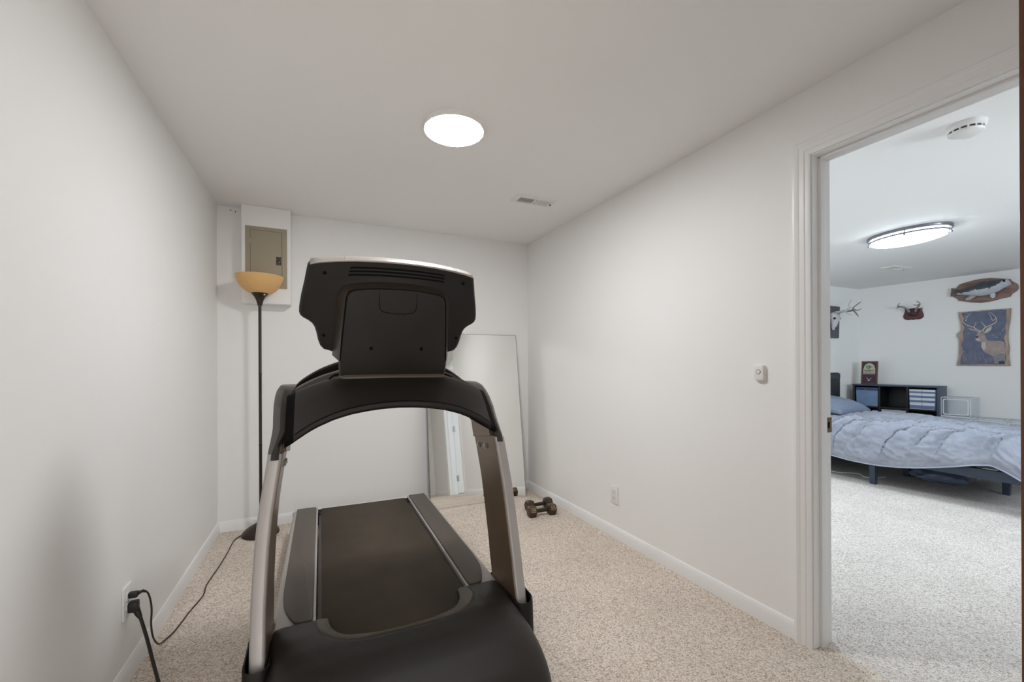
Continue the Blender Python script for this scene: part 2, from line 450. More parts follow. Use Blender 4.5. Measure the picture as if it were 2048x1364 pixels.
# bedroom door frame: casing, jambs, stop
ROFF = lambda y, o: XR(y) - o
frame = thing('trim_1', 'white moulded door frame around the bedroom doorway', 'door frame', (XR(0.7), 0.7, 0)); frame['kind'] = 'structure'
fo = (XR(0.7), 0.7, 0)
prof = [(0.004, 0.0), (0.004, 0.009), (0.010, 0.0115), (0.022, 0.0115), (0.027, 0.0145), (0.044, 0.0155), (0.050, 0.019), (0.060, 0.0205), (0.064, 0.018), (0.070, 0.018), (0.072, 0.0)]
def casing(side):
    bm = NB(); rings = []
    for st in range(4):
        ring = []
        for d, t in prof:
            y = DY1 + d if st < 2 else DY0 - d
            z = 0.0 if st in (0, 3) else DH + d
            ring.append((XR(y) - t if side < 0 else XR(y) + WT + t, y, z))
        rings.append(ring)
    loft(bm, rings)
    return bm
obj('casing', casing(-1), M['trim'], frame, off=fo, smooth=25)
obj('casing', casing(1), M['trim'], frame, off=fo, smooth=25)
bm = NB()
for y0, y1 in ((DY1, DY1 + 0.018), (DY0 - 0.018, DY0)):
    prism(bm, [(XR(y0) - 0.002, y0), (XR(y0) + WT + 0.002, y0), (XR(y1) + WT + 0.002, y1), (XR(y1) - 0.002, y1)], zf, 0, DH + 0.018)
prism(bm, [(XR(DY0) - 0.002, DY0), (XR(DY0) + WT + 0.002, DY0), (XR(DY1) + WT + 0.002, DY1), (XR(DY1) - 0.002, DY1)], zf, DH, DH + 0.018)
obj('jamb', bm, M['trim'], frame, off=fo, smooth=20)
bm = NB()
def stopbar(ya, yb, z0, z1):
    prism(bm, [(XR(ya) + 0.036, ya), (XR(ya) + 0.074, ya), (XR(yb) + 0.074, yb), (XR(yb) + 0.036, yb)], zf, z0, z1)
stopbar(DY1 - 0.011, DY1 + 0.001, 0, DH); stopbar(DY0 - 0.001, DY0 + 0.011, 0, DH); stopbar(DY0, DY1, DH - 0.011, DH + 0.001)
obj('door_stop', bm, M['trim'], frame, off=fo, bev=0.002)
bm = NB()
xs = XR(DY1) + WT
box(bm, xs - 0.030, xs + 0.006, DY1 - 0.0022, DY1 + 0.001, 0.889, 0.952); bevel(bm, 0.0008, 1)
for z in (0.899, 0.942): disc(bm, (xs - 0.014, DY1 - 0.002, z), (0, -1, 0), 0.003, 0.001, 8)
sp = obj('strike_plate', bm, M['brass'], frame, off=fo); sp['label'] = 'brown brass strike plate'
bm = NB(); box(bm, xs - 0.022, xs - 0.009, DY1 - 0.0028, DY1, 0.908, 0.933)
obj('latch_hole', bm, M['pit'], sp, off=(0, 0, 0)); bpy.data.objects['latch_hole'].location = (-fo[0], -fo[1], 0)

# white bedroom door, folded back into the bedroom on its hinges
hx, hy = XR(DY0) + WT + 0.012, DY0 - 0.004
d2 = thing('door_2', 'white slab door opened into the bedroom, seen in the mirror', 'door', (hx, hy, 0.0)); d2['kind'] = 'structure'
bm = NB(); box(bm, 0, 0.74, -0.036, 0, 0.012, DH - 0.006)
obj('door_leaf', bm, M['trim'], d2, bev=0.002)
for z in (0.24, 1.02, 1.80):
    bm = NB(); tube(bm, [(-0.004, 0.004, z - 0.045), (-0.004, 0.004, z + 0.045)], 0.006, 10)
    box(bm, -0.004, 0.03, -0.0005, 0.0015, z - 0.045, z + 0.045)
    obj('hinge', bm, M['steel'], d2)
bm = NB(); tube(bm, [(0.68, 0, 0.93), (0.68, 0.03, 0.93), (0.68, 0.05, 0.93), (0.68, 0.065, 0.93)], [0.012, 0.012, 0.027, 0.02], 16)
obj('door_knob', bm, M['brass'], d2)

# brown entry door, open into the room at the right edge of the view
d1 = thing('door_1', 'brown stained wooden door standing open at the edge of the doorway', 'door', (0.465, -0.66, 0)); d1['kind'] = 'structure'
bm = NB(); box(bm, 0.0, 0.036, 0.0, 0.7913, 0.012, 2.04)
obj('door_leaf', bm, M['door'], d1, bev=0.003)
for z in (0.25, 1.05, 1.82):
    bm = NB(); tube(bm, [(0.042, -0.004, z - 0.045), (0.042, -0.004, z + 0.045)], 0.006, 10)
    box(bm, 0.034, 0.040, -0.004, 0.03, z - 0.045, z + 0.045)
    obj('hinge', bm, M['brass'], d1)
bm = NB(); tube(bm, [(0.0, 0.72, 0.95), (-0.03, 0.72, 0.95), (-0.05, 0.72, 0.95), (-0.065, 0.72, 0.95)], [0.012, 0.012, 0.027, 0.02], 16)
obj('door_knob', bm, M['brass'], d1)

# ------------------------------------------------------------------ ceiling things of the exercise room
cl = thing('ceiling_light', 'round white flush disc light on the exercise room ceiling', 'ceiling light', (0.589, 1.975, H))
bm = NB(); lathe(bm, [(0.147, 0.0), (0.147, -0.017), (0.1455, -0.0205), (0.142, -0.022), (0.1395, -0.021), (0.1395, -0.002)], 64)
obj('trim_ring', bm, M['plastic'], cl)
bm = NB(); lathe(bm, [(0.1395, -0.0195), (0.139, -0.0205), (0.12, -0.0225), (0.08, -0.0235), (0.0, -0.024)], 64)
obj('diffuser', bm, M['disc'], cl)

def vent(loc, rz, L, W, label, n1, n2, dark):
    v = thing('ceiling_vent', label, 'vent', loc, rz)
    bm = NB(); hl, hw = L / 2, W / 2; il, iw = hl - 0.034, hw - 0.030
    ring = lambda l, w_, z: [(-l, -w_, z), (l, -w_, z), (l, w_, z), (-l, w_, z)]
    loft(bm, [ring(hl, hw, 0), ring(hl, hw, -0.003), ring(hl - 0.012, hw - 0.012, -0.010), ring(il, iw, -0.010), ring(il, iw, -0.001)], True, False)
    obj('vent_frame', bm, M['plastic'], v, smooth=20)
    bm = NB(); box(bm, -il, il, -iw, iw, -0.0015, 0.0); obj('vent_cavity', bm, M['ventdark'], v)
    bm = NB(); box(bm, -0.006, 0.006, -iw, iw, -0.010, -0.001); obj('divider', bm, M['plastic'], v)
    for side, n in ((-1, n1), (1, n2)):
        for k in range(n):
            x = side * (0.010 + (il - 0.014) * (k + 0.5) / n)
            bm = NB(); s = 0.0042 if side < 0 else 0.0066
            prism(bm, [(-0.0022, 0), (0.0022, 0), (side * s + 0.0022, -0.009), (side * s - 0.0022, -0.009)], lambda p, q, t: (x + p, t, q - 0.001), -iw, iw)
            obj('slat', bm, M['plastic'], v, smooth=0)
    bm = NB(); tube(bm, [(il + 0.012, 0.0, -0.009), (il + 0.012, 0, -0.016)], 0.003, 8); box(bm, il + 0.006, il + 0.018, -0.003, 0.003, -0.018, -0.014)
    obj('damper_lever', bm, M['slot'], v)
    return v
vent((1.355, 2.632, H), -0.02, 0.300, 0.135, 'white slatted vent on the exercise room ceiling', 8, 9, True)

# ------------------------------------------------------------------ electrical panel on its boxed-out housing
ep = thing('electrical_panel', 'grey metal breaker panel in a white boxed housing high on the back wall', 'breaker panel', (-0.354, YB + 0.004, 1.63), BACK_RZ)
bm = NB(); box(bm, -0.154, 0.154, -0.102, 0.0, 0.0, H - 1.63 - 0.001)
obj('boxed_housing', bm, M['wall'], ep, bev=0.003)
bm = NB(); box(bm, -0.131, 0.131, -0.107, -0.102, 0.112, 0.546); bevel(bm, 0.0015)
cov = obj('panel_cover', bm, M['panelgrey'], ep)
bm = NB(); box(bm, -0.101, 0.099, -0.1074, -0.1065, 0.141, 0.520); obj('gap', bm, M['panelline'], cov)
bm = NB(); box(bm, -0.099, 0.0965, -0.1095, -0.1065, 0.143, 0.518)
pd = obj('panel_door', bm, M['panelgrey'], ep, bev=0.001)
for z in (0.19, 0.44):
    bm = NB(); tube(bm, [(-0.100, -0.109, z - 0.012), (-0.100, -0.109, z + 0.012)], 0.0025, 8); obj('hinge', bm, M['bolt'], pd)
bm = NB(); box(bm, 0.061, 0.0935, -0.1115, -0.109, 0.280, 0.340)
lt = obj('latch_plate', bm, M['tagblk'], pd, bev=0.001)
bm = NB()
ring = [(0.0773 + 0.0135 * math.cos(t), 0.3215 + 0.0135 * math.sin(t)) for t in [2 * math.pi * i / 20 for i in range(20)]]
tube(bm, [(x, -0.1116, z) for x, z in ring + ring[:1]], 0.0011, 6)
box(bm, 0.074, 0.087, -0.1119, -0.1112, 0.297, 0.304); box(bm, 0.066, 0.088, -0.1119, -0.1112, 0.287, 0.290); box(bm, 0.071, 0.0835, -0.1119, -0.1112, 0.320, 0.3225)
o = obj('latch_marking', bm, M['tagink'], lt)
for x, z in ((-0.122, 0.51), (0.122, 0.51), (0.122, 0.15), (-0.122, 0.15)):
    bm = NB(); disc(bm, (x, -0.1065, z), (0, -1, 0), 0.0052, 0.003, 12); box(bm, x - 0.004, x + 0.004, -0.1099, -0.1093, z - 0.0006, z + 0.0006)
    obj('screw', bm, M['bolt'], ep)
for i, (x, z, lb) in enumerate(((-0.585, 2.298, 'small dark nail at the ceiling line nearer the left corner'), (-0.555, 2.292, 'small dark nail at the ceiling line nearer the breaker panel'))):
    bm = NB(); y = YB + (x - XL) * 0.0133
    disc(bm, (0, 0.006, 0), (0, -1, 0), 0.0018, 0.012, 8); disc(bm, (0, -0.006, 0), (0, -1, 0), 0.0042, 0.002, 10)
    tag(obj('nail', bm, M['slot'], loc=(x, y, z)), lb, 'nail', 'nails at the top of the back wall')

# ------------------------------------------------------------------ wall outlets and push button
def outlet(loc, rz, label):
    t = thing('wall_outlet', label, 'outlet', loc, rz)
    bm = NB(); box(bm, -0.0375, 0.0375, -0.0065, 0.0005, -0.06, 0.06); bevel(bm, 0.003, 2); obj('cover_plate', bm, M['plastic'], t)
    for z in (0.0205, -0.0205):
        bm = NB(); ring = []
        for k in range(20):
            a = 2 * math.pi * k / 20
            ring.append((max(-0.0165, min(0.0165, 0.019 * math.cos(a))), z + max(-0.0145, min(0.0145, 0.019 * math.sin(a)))))
        prism(bm, ring, lambda p, q, s: (p, s, q), -0.0085, -0.004)
        r = obj('socket', bm, M['plastic'], t)
        bm = NB(); box(bm, -0.0075, -0.0055, -0.0088, -0.006, z, z + 0.009); box(bm, 0.0055, 0.0075, -0.0088, -0.006, z + 0.001, z + 0.008)
        disc(bm, (0, -0.0085, z - 0.007), (0, -1, 0), 0.0028, 0.0004, 10)
        obj('socket_slots', bm, M['slot'], r)
    bm = NB(); disc(bm, (0, -0.0065, 0), (0, -1, 0), 0.003, 0.0012, 10); obj('screw', bm, M['steel'], t)
    return t
yo = 2.362
outlet((XR(yo) - 0.0005, yo, 0.291), RIGHT_RZ, 'white duplex outlet low on the partition wall')
outlet((XL + 0.0005, 2.047, 0.300), math.pi / 2, 'white duplex outlet on the left wall with two plugs')

yb_ = 1.315
pb = thing('push_button', 'small white plastic push button on the wall near the door frame', 'button', (XR(yb_), yb_, 1.139), RIGHT_RZ)
def rrect(w_, h_, r, n=5):
    out = []
    for cx, cy, a0 in ((w_ - r, h_ - r, 0), (-w_ + r, h_ - r, 90), (-w_ + r, -h_ + r, 180), (w_ - r, -h_ + r, 270)):
        for k in range(n + 1):
            a = math.radians(a0 + 90 * k / n); out.append((cx + r * math.cos(a), cy + r * math.sin(a)))
    return out
bm = NB()
loft(bm, [[(p, -d, q) for p, q in rrect(w_, h_, 0.012)] for w_, h_, d in ((0.024, 0.036, -0.001), (0.025, 0.037, 0.006), (0.0245, 0.0365, 0.014), (0.022, 0.034, 0.019), (0.019, 0.031, 0.0205))])
obj('button_case', bm, M['plastic'], pb)
bm = NB(); tube(bm, [(0.0105 * math.cos(a), -0.0205, 0.004 + 0.0105 * math.sin(a)) for a in [2 * math.pi * k / 24 for k in range(25)]], 0.0011, 6)
obj('button_ring', bm, M['slot'], pb)
bm = NB(); lath = [(0.0095, 0.0195), (0.0095, 0.0215), (0.006, 0.0225), (0.0, 0.0225)]
loft(bm, [[(r * math.cos(2 * math.pi * k / 20), -d, 0.004 + r * math.sin(2 * math.pi * k / 20)) for k in range(20)] for r, d in [(max(r, 1e-4), d) for r, d in lath]])
obj('button_cap', bm, M['plastic'], pb)

# ------------------------------------------------------------------ leaning mirror
LEAN = math.atan2(0.200, 1.452)
mr = thing('mirror', 'large frameless mirror leaning against the back wall', 'mirror', (1.24, 3.424, 0.001), BACK_RZ * 0.4)
def tilt(x, y, z):   # y into the wall, z along the glass
    return (x, y * math.cos(LEAN) + z * math.sin(LEAN), z * math.cos(LEAN) - y * math.sin(LEAN) + 0.001)
def tbox(x0, x1, y0, y1, z0, z1):
    bm = NB(); box(bm, x0, x1, y0, y1, z0, z1)
    for v in bm.verts: v.co = Vector(tilt(*v.co))
    return bm
obj('mirror_glass', tbox(-0.428, 0.430, 0.0, 0.003, 0.0, 1.466), M['mirror'], mr, smooth=0)
bm = tbox(-0.430, 0.432, 0.003, 0.006, 0.0, 1.468)
for x0, x1, z0, z1 in ((-0.4305, -0.428, 0, 1.468), (0.430, 0.4325, 0, 1.468), (-0.4305, 0.4325, 1.466, 1.4685)): merge(bm, tbox(x0, x1, 0.0, 0.006, z0, z1))
obj('mirror_edge', bm, M['mirror_edge'], mr, smooth=0)

# ------------------------------------------------------------------ dumbbells
def make_dumbbell():
    t = thing('dumbbell', '', 'dumbbell')
    R = 0.046
    for s in (-1, 1):
        bm = NB(); rings = []
        for x, k in ((0.052, 0.72), (0.060, 1.0), (0.108, 1.0), (0.116, 0.84)):
            rings.append([(s * x, R * k * math.cos(math.pi / 3 * i), 0.040 + R * k * math.sin(math.pi / 3 * i)) for i in range(6)])
        loft(bm, rings); bevel(bm, 0.003, 2, 20)
        hd = obj('weight_head', bm, M['iron'], t, smooth=30)
        nrm = Vector((0, -math.cos(math.pi / 6), math.sin(math.pi / 6))); upv = Vector((0, math.sin(math.pi / 6), math.cos(math.pi / 6)))
        cen = Vector((s * 0.084, 0, 0.040)) + nrm * (R * math.cos(math.pi / 6))
        fn = lambda x, y, h: cen + Vector((x, 0, 0)) + upv * y + nrm * (h + 0.0002)
        bm = text_bm('10', 0.024, fn, 0.001)
        q = 0.0155
        sq = [(-q, -q), (q, -q), (q, q), (-q, q)]
        for (ax, ay), (bx, by) in zip(sq, sq[1:] + sq[:1]):
            tube(bm, [fn(ax, ay, 0.0004), fn(bx, by, 0.0004)], 0.0012, 6)
        obj('number', bm, M['ironink'], hd, smooth=0)
    bm = NB(); tube(bm, [(-0.056, 0, 0.040), (-0.03, 0, 0.040), (0, 0, 0.040), (0.03, 0, 0.040), (0.056, 0, 0.040)], [0.0135, 0.0145, 0.0155, 0.0145, 0.0135], 14)
    obj('bar', bm, M['ironbar'], t)
    return t
db = make_dumbbell()
db.location = (1.575, 2.945, 0); db.rotation_euler = (0, 0, -0.05)
tag(db, 'rusty iron hex dumbbell in front, both number ten faces showing', 'dumbbell', 'pair of hex dumbbells')
db2 = dup(db); db2.location = (1.622, 3.085, 0); db2.rotation_euler = (0, 0, math.pi + 0.05)
tag(db2, 'rusty iron hex dumbbell lying behind the other against the baseboard', 'dumbbell', 'pair of hex dumbbells')

# ------------------------------------------------------------------ floor lamp
LX, LY = -0.389, 3.45
fl = thing('floor_lamp', 'bronze torchiere floor lamp with an amber bowl shade by the breaker panel', 'lamp', (LX, LY, 0))
bm = NB(); lathe(bm, [(0.110, 0.0), (0.116, 0.006), (0.114, 0.022), (0.108, 0.030), (0.085, 0.050), (0.055, 0.068), (0.028, 0.082), (0.017, 0.10), (0.012, 0.12)], 40)
obj('base', bm, M['lampmetal'], fl)
bm = NB(); lathe(bm, [(0.0098, 0.10), (0.0098, 0.62), (0.0108, 0.622), (0.0108, 0.632), (0.0098, 0.634), (0.0098, 1.12), (0.0108, 1.122), (0.0108, 1.132), (0.0098, 1.134), (0.0098, 1.615)], 16)
obj('pole', bm, M['lampmetal'], fl)
bm = NB(); lathe(bm, [(0.0145, 1.605), (0.016, 1.615), (0.022, 1.640), (0.034, 1.665), (0.053, 1.690), (0.055, 1.694), (0.0, 1.694)], 32)
ck = obj('socket_cone', bm, M['lampmetal'], fl)
bm = NB(); tube(bm, [(0.030, -0.038, 1.678), (0.034, -0.046, 1.678)], 0.0045, 8); obj('switch', bm, M['plastic'], ck)
bm = NB(); P = [(0.050, 1.690), (0.075, 1.699), (0.100, 1.716), (0.122, 1.741), (0.138, 1.770), (0.147, 1.798), (0.1495, 1.812)]
lathe(bm, P + [(r - 0.0025, z) for r, z in P[::-1]], 56)
obj('lamp_shade', bm, M['shade'], fl)
bm = NB(); lathe(bm, [(0.013, 1.694), (0.013, 1.71), (0.028, 1.735), (0.03, 1.75), (0.02, 1.772), (0.0, 1.778)], 20); obj('bulb', bm, M['plastic'], fl)
off = (LX, LY, 0)
bm = NB()
cp = [(-0.650, 2.051, 0.322), (-0.630, 2.066, 0.322), (-0.612, 2.075, 0.305), (-0.606, 2.090, 0.24), (-0.610, 2.098, 0.17), (-0.612, 2.13, 0.10), (-0.618, 2.21, 0.03), (-0.616, 2.276, 0.006), (-0.597, 2.34, 0.005), (-0.578, 2.497, 0.005), (-0.556, 2.640, 0.005), (-0.565, 2.768, 0.005), (-0.549, 3.0, 0.005), (-0.542, 3.181, 0.005), (-0.541, 3.321, 0.005), (-0.532, 3.41, 0.006), (-0.497, 3.455, 0.012), (-0.47, 3.46, 0.016)]
tube(bm, smooth_pts(cp, 5), 0.0034, 6)
lc = obj('cord', bm, M['cord'], fl, off=off)
bm = NB(); box(bm, -0.6615, -0.634, 2.039, 2.059, 0.310, 0.332); bevel(bm, 0.005, 2)
tube(bm, [(-0.636, 2.052, 0.321), (-0.626, 2.068, 0.321), (-0.618, 2.074, 0.314)], [0.0065, 0.0055, 0.0042], 8)
obj('plug', bm, M['cordblk'], lc, off=off)

# ------------------------------------------------------------------ treadmill
XC = 0.283
tm = thing('treadmill', 'large dark grey treadmill with silver uprights, seen from its motor end', 'treadmill', (XC, 2.2, 0))
TO = (0, 2.2, 0)
def tp(name, bm, m, parent=None, **k): return obj(name, bm, m, parent or tm, off=TO, **k)

# side rails and foot rails
for s in (-1, 1):
    bm = NB()
    prof_ = [(0.305, 0.055), (0.455, 0.055), (0.459, 0.08), (0.459, 0.165), (0.452, 0.186), (0.444, 0.192), (0.318, 0.192), (0.314, 0.197), (0.305, 0.197)]
    loft(bm, [[(s * x, y, z) for x, z in prof_] for y in (1.70, 3.243)])
    rl = tp('side_rail', bm, M['silver'], smooth=28)
    outl = [(0.319, 3.25), (0.434, 3.25), (0.434, 2.10), (0.431, 2.02), (0.425, 1.965), (0.414, 1.915), (0.400, 1.872), (0.386, 1.838), (0.378, 1.824), (0.368, 1.815), (0.330, 1.812), (0.321, 1.818), (0.319, 1.83)]
    bm = NB(); prism(bm, outl, lambda p, q, t: (s * p, q, t), 0.188, 0.202); bevel(bm, 0.003, 2)
    fr = tp('foot_rail', bm, M['foot'])
    bm = NB(); g = [(0.388, 3.24, 0.202), (0.388, 2.9, 0.202), (0.387, 2.62, 0.202), (0.380, 2.50, 0.202), (0.364, 2.40, 0.202), (0.345, 2.33, 0.202), (0.326, 2.29, 0.202)]
    tube(bm, [(s * x, y, z) for x, y, z in smooth_pts(g, 5)], 0.0011, 5); o = obj('groove', bm, M['groove'], fr, off=TO)
    bm = NB(); box(bm, s * 0.288, s * 0.306, 3.14, 3.225, 0.11, 0.188); bevel(bm, 0.002, 1)
    for y in (3.155, 3.185, 3.212): disc(bm, (s * 0.297, y, 0.188), (0, 0, 1), 0.0045, 0.004, 8)
    tp('roller_bracket', bm, M['black'])
    bm = NB(); box(bm, s * 0.300, s * 0.462, 3.238, 3.256, 0.045, 0.184); bevel(bm, 0.006, 2); tp('end_cap', bm, M['silver'])
    bm = NB(); lathe(bm, [(0.022, 0.0), (0.026, 0.006), (0.026, 0.04), (0.012, 0.045), (0.012, 0.06)], 16, (s * 0.40, 3.15, 0)); tp('foot', bm, M['pit'])
bm = NB(); box(bm, -0.300, 0.300, 1.50, 3.20, 0.150, 0.180); tp('walking_deck', bm, M['bezel'], bev=0.003)
bm = NB(); n = 10
pth = [(1.40, 0.1885), (1.6, 0.1885), (2.0, 0.1885), (2.4, 0.1885), (2.8, 0.1885), (3.232, 0.1885)] + [(3.232 + 0.042 * math.sin(math.pi * k / n), 0.1465 + 0.042 * math.cos(math.pi * k / n)) for k in range(1, n + 1)] + [(2.4, 0.1045), (1.40, 0.1045)]
loft(bm, [[(-0.284, y, z), (0.284, y, z)] for y, z in pth], False)
solid(tp('belt', bm, M['belt'], smooth=50), 0.003)
bm = NB(); tube(bm, [(-0.30, 3.232, 0.1465), (0.30, 3.232, 0.1465)], 0.038, 20); tp('roller', bm, M['pit'])

# motor hood with a U-shaped mouth where the belt runs in
Zc = [(1.10, 0.0), (1.12, 0.06), (1.17, 0.125), (1.25, 0.182), (1.35, 0.222), (1.45, 0.243), (1.55, 0.247), (1.65, 0.236), (1.74, 0.216), (1.80, 0.203)]
Wd = [(1.10, 0.34), (1.20, 0.41), (1.30, 0.445), (1.38, 0.458), (1.45, 0.464), (1.80, 0.464)]
def zhood(a, y): return lerp_tab(Zc, y) * max(0.0, 1 - abs(a) ** lerp_tab([(1.50, 6), (1.62, 9), (1.75, 26), (1.80, 40)], y)) ** 0.21
OUTC = [(0.0, 1.538), (0.10, 1.540), (0.17, 1.547), (0.225, 1.572), (0.265, 1.615), (0.288, 1.665), (0.300, 1.72), (0.304, 1.80)]
INC = [(0.0, 1.636), (0.09, 1.640), (0.14, 1.650), (0.195, 1.668), (0.228, 1.695), (0.247, 1.73), (0.256, 1.765), (0.260, 1.80)]
def sm(c, n=5): return [(p.x, p.y) for p in smooth_pts([(x, y, 0) for x, y in c], n)]
def yrear(x):
    x = abs(x)
    if x >= 0.304: return 1.80
    return lerp_tab(sorted(sm(OUTC)), x)
cols = sorted(set([round(-v, 4) for v in (0.0, 0.05, 0.1, 0.14, 0.17, 0.2, 0.225, 0.25, 0.265, 0.278, 0.288, 0.296, 0.301, 0.3045, 0.33, 0.36, 0.39, 0.42, 0.44, 0.452, 0.459, 0.4625, 0.464)] + [v for v in (0.0, 0.05, 0.1, 0.14, 0.17, 0.2, 0.225, 0.25, 0.265, 0.278, 0.288, 0.296, 0.301, 0.3045, 0.33, 0.36, 0.39, 0.42, 0.44, 0.452, 0.459, 0.4625, 0.464)]))
bm = NB(); rows = []
NV = 26
for k in range(NV + 1):
    v = k / NV; row = []
    for x in cols:
        y = yrear(x) + (1.10 - yrear(x)) * (1 - (1 - v) ** 1.25)
        a = x / 0.464
        row.append((a * lerp_tab(Wd, y), y, max(0.002, zhood(a, y))))
    rows.append(row)
loft(bm, rows, False)
hood = tp('motor_hood', bm, M['hood'], smooth=40)
solid(hood, 0.004)
bm = NB()
oc = sm(OUTC, 4); ic = sm(INC, 4)
oc = [(-x, y) for x, y in oc[::-1]] + oc[1:]; ic = [(-x, y) for x, y in ic[::-1]] + ic[1:]
r0 = [(x, y, zhood(x / 0.464, y) - 0.001) for x, y in oc]
r1 = [(x + (xi - x) * 0.1, y + (yi - y) * 0.1, zhood(x / 0.464, y) + 0.002) for (x, y), (xi, yi) in zip(oc, ic)]
r2 = [(x + (xi - x) * 0.55, y + (yi - y) * 0.55, 0.45 * zhood(x / 0.464, y) + 0.55 * 0.203) for (x, y), (xi, yi) in zip(oc, ic)]
r3 = [(x + (xi - x) * 0.93, y + (yi - y) * 0.93, 0.200) for (x, y), (xi, yi) in zip(oc, ic)]
r4 = [(xi, yi, 0.196) for xi, yi in ic]; r5 = [(xi, yi, 0.186) for xi, yi in ic]
loft(bm, [r0, r1, r2, r3, r4, r5], False)
bd = tp('hood_band', bm, M['band'], smooth=45); bd['label'] = 'lighter grey lip round the belt mouth'

# uprights
UF = [(0.0, 1.540), (0.10, 1.572), (0.20, 1.600), (0.30, 1.634), (0.45, 1.672), (0.55, 1.692), (0.65, 1.706), (0.75, 1.715), (0.87, 1.728), (0.95, 1.75)]
UW = [(0.0, 0.497), (0.20, 0.501), (0.35, 0.503), (0.45, 0.500), (0.55, 0.4955), (0.65, 0.487), (0.75, 0.473), (0.87, 0.4555), (0.95, 0.446)]
CF = [(0.845, 1.716), (0.87, 1.720), (0.92, 1.735), (0.95, 1.749), (0.99, 1.785), (1.03, 1.836), (1.06, 1.886), (1.08, 1.925), (1.092, 1.965), (1.097, 2.01)]
CW = [(0.845, 0.4605), (0.87, 0.458), (0.92, 0.4495), (0.95, 0.447), (1.03, 0.451), (1.06, 0.4505), (1.08, 0.447), (1.097, 0.440)]
def sect(s, xi, xo, y0, y1, z, r=0.012, n=4):
    out = []
    for cx, cy, a0 in ((xo - r, y1 - r, 0), (xi + r, y1 - r, 90), (xi + r, y0 + r, 180), (xo - r, y0 + r, 270)):
        for k in range(n + 1):
            a = math.radians(a0 + 90 * k / n); out.append((s * (cx + r * math.cos(a)), cy + r * math.sin(a), z))
    return out
for s in (-1, 1):
    bm = NB(); zs = [0.03 + 0.835 * k / 24 for k in range(25)]
    loft(bm, [sect(s, lerp_tab(UW, z) - 0.046, lerp_tab(UW, z), lerp_tab(UF, z), lerp_tab(UF, z) + 0.285, z, 0.010) for z in zs])
    up = tp('upright', bm, M['silver'], smooth=40)
    bm = NB(); zs = [0.12 + 0.74 * k / 20 for k in range(21)]
    loft(bm, [[(s * (lerp_tab(UW, z) - xo), lerp_tab(UF, z) + y, z) for xo, y in ((0.0485, 0.012), (0.045, 0.009), (0.045, 0.283), (0.0485, 0.280))] for z in zs])
    spl = obj('side_plate', bm, M['plate'], up, off=TO, smooth=40); spl['label'] = 'brownish metal inner plate'
    bm = NB()
    br_ = [(1.760, 0.866), (1.985, 0.829), (2.005, 0.87), (2.03, 0.93), (2.02, 1.0), (1.90, 1.0), (1.80, 0.95)]
    prism(bm, br_, lambda p, q, t: (s * t, p, q), 0.462 - 0.062, 0.462 - 0.03); bevel(bm, 0.002, 1)
    obj('bracket', bm, M['plate'], up, off=TO)
    for y, z in ((1.858, 0.806), (1.955, 0.795)):
        bm = NB(); xw = lerp_tab(UW, z) - 0.0485
        disc(bm, (s * xw, y, z), (-s, 0, 0), 0.0165, 0.002, 18); disc(bm, (s * (xw - 0.002), y, z), (-s, 0, 0), 0.0115, 0.007, 6)
        obj('bolt', bm, M['bolt'], up, off=TO)
    # knee-shaped black cap over the top of the upright
    def capsect(xi, xo, y0, y1, z):
        k = 0.020 + 0.012 * min(1, max(0, (z - 0.87) / 0.08))
        return [(s * x, y, z) for x, y in ((xo, y1 - 0.012), (xo - 0.006, y1 - 0.002), (xo - 0.014, y1), (xi + 0.012, y1), (xi, y1 - 0.012), (xi, y0 + 0.016), (xi + 0.004, y0 + 0.006), (xi + 0.013, y0), (xo - k, y0 + 0.001), (xo - k + 0.005, y0 + 0.004), (xo - 0.003, y0 + k * 1.5), (xo, y0 + k * 1.5 + 0.008))]
    bm = NB(); zs = [0.845, 0.87, 0.90, 0.93, 0.95, 0.97, 0.99, 1.01, 1.03, 1.045, 1.06, 1.07, 1.08, 1.088, 1.094, 1.097]
    loft(bm, [capsect(lerp_tab(CW, z) - lerp_tab([(0.90, 0.042), (0.96, 0.062)], z), lerp_tab(CW, z), lerp_tab(CF, z), max(lerp_tab(CF, z) + 0.08, 2.035 + (z - 0.845) * 0.55), z) for z in zs])
    tp('upright_cap', bm, M['capplastic'], smooth=28)
    # cup the upright stands in
    bm = NB(); xo, xi, y0, y1 = 0.516, 0.440, 1.556, 1.92
    zt = lambda y: 0.205 + max(0, (y - y0)) * 0.06 if y > y0 + 0.06 else 0.205 + (y - y0) * 0.4
    def cup(xo, xi, y0, y1, top, zb=None):
        pts = sect(1, xi, xo, y0, y1, 0, 0.028, 5)
        return [(s * x, y, (zb if zb is not None else zcup(x, y) + top)) for x, y, _ in pts]
    def zcup(x, y): return 0.210 + (0.055 * min(1, max(0, (y - 1.575) / 0.05)) if x > 0.49 else 0.0) - (0.03 * max(0, (y - 1.6) / 0.3))
    loft(bm, [cup(xo + 0.004, xi, y0 - 0.004, y1, 0, 0.0), cup(xo, xi, y0, y1, -0.004), cup(xo - 0.002, xi + 0.002, y0 + 0.002, y1 - 0.002, 0.0), cup(xo - 0.006, xi + 0.005, y0 + 0.006, y1 - 0.006, -0.002), cup(xo - 0.006, xi + 0.005, y0 + 0.006, y1 - 0.006, 0, 0.04)])
    tp('upright_cup', bm, M['black'], smooth=40)
    bm = NB(); loft(bm, [[(s * (0.454 + dx), y, z + dz) for dx, dz in ((-0.006, -0.03), (-0.005, 0.004), (-0.001, 0.005), (0.0, -0.03))] for y, z in ((1.575, 0.20), (1.70, 0.190), (1.80, 0.176), (1.905, 0.162))])
    tp('seam_lip', bm, M['pit'], smooth=30)
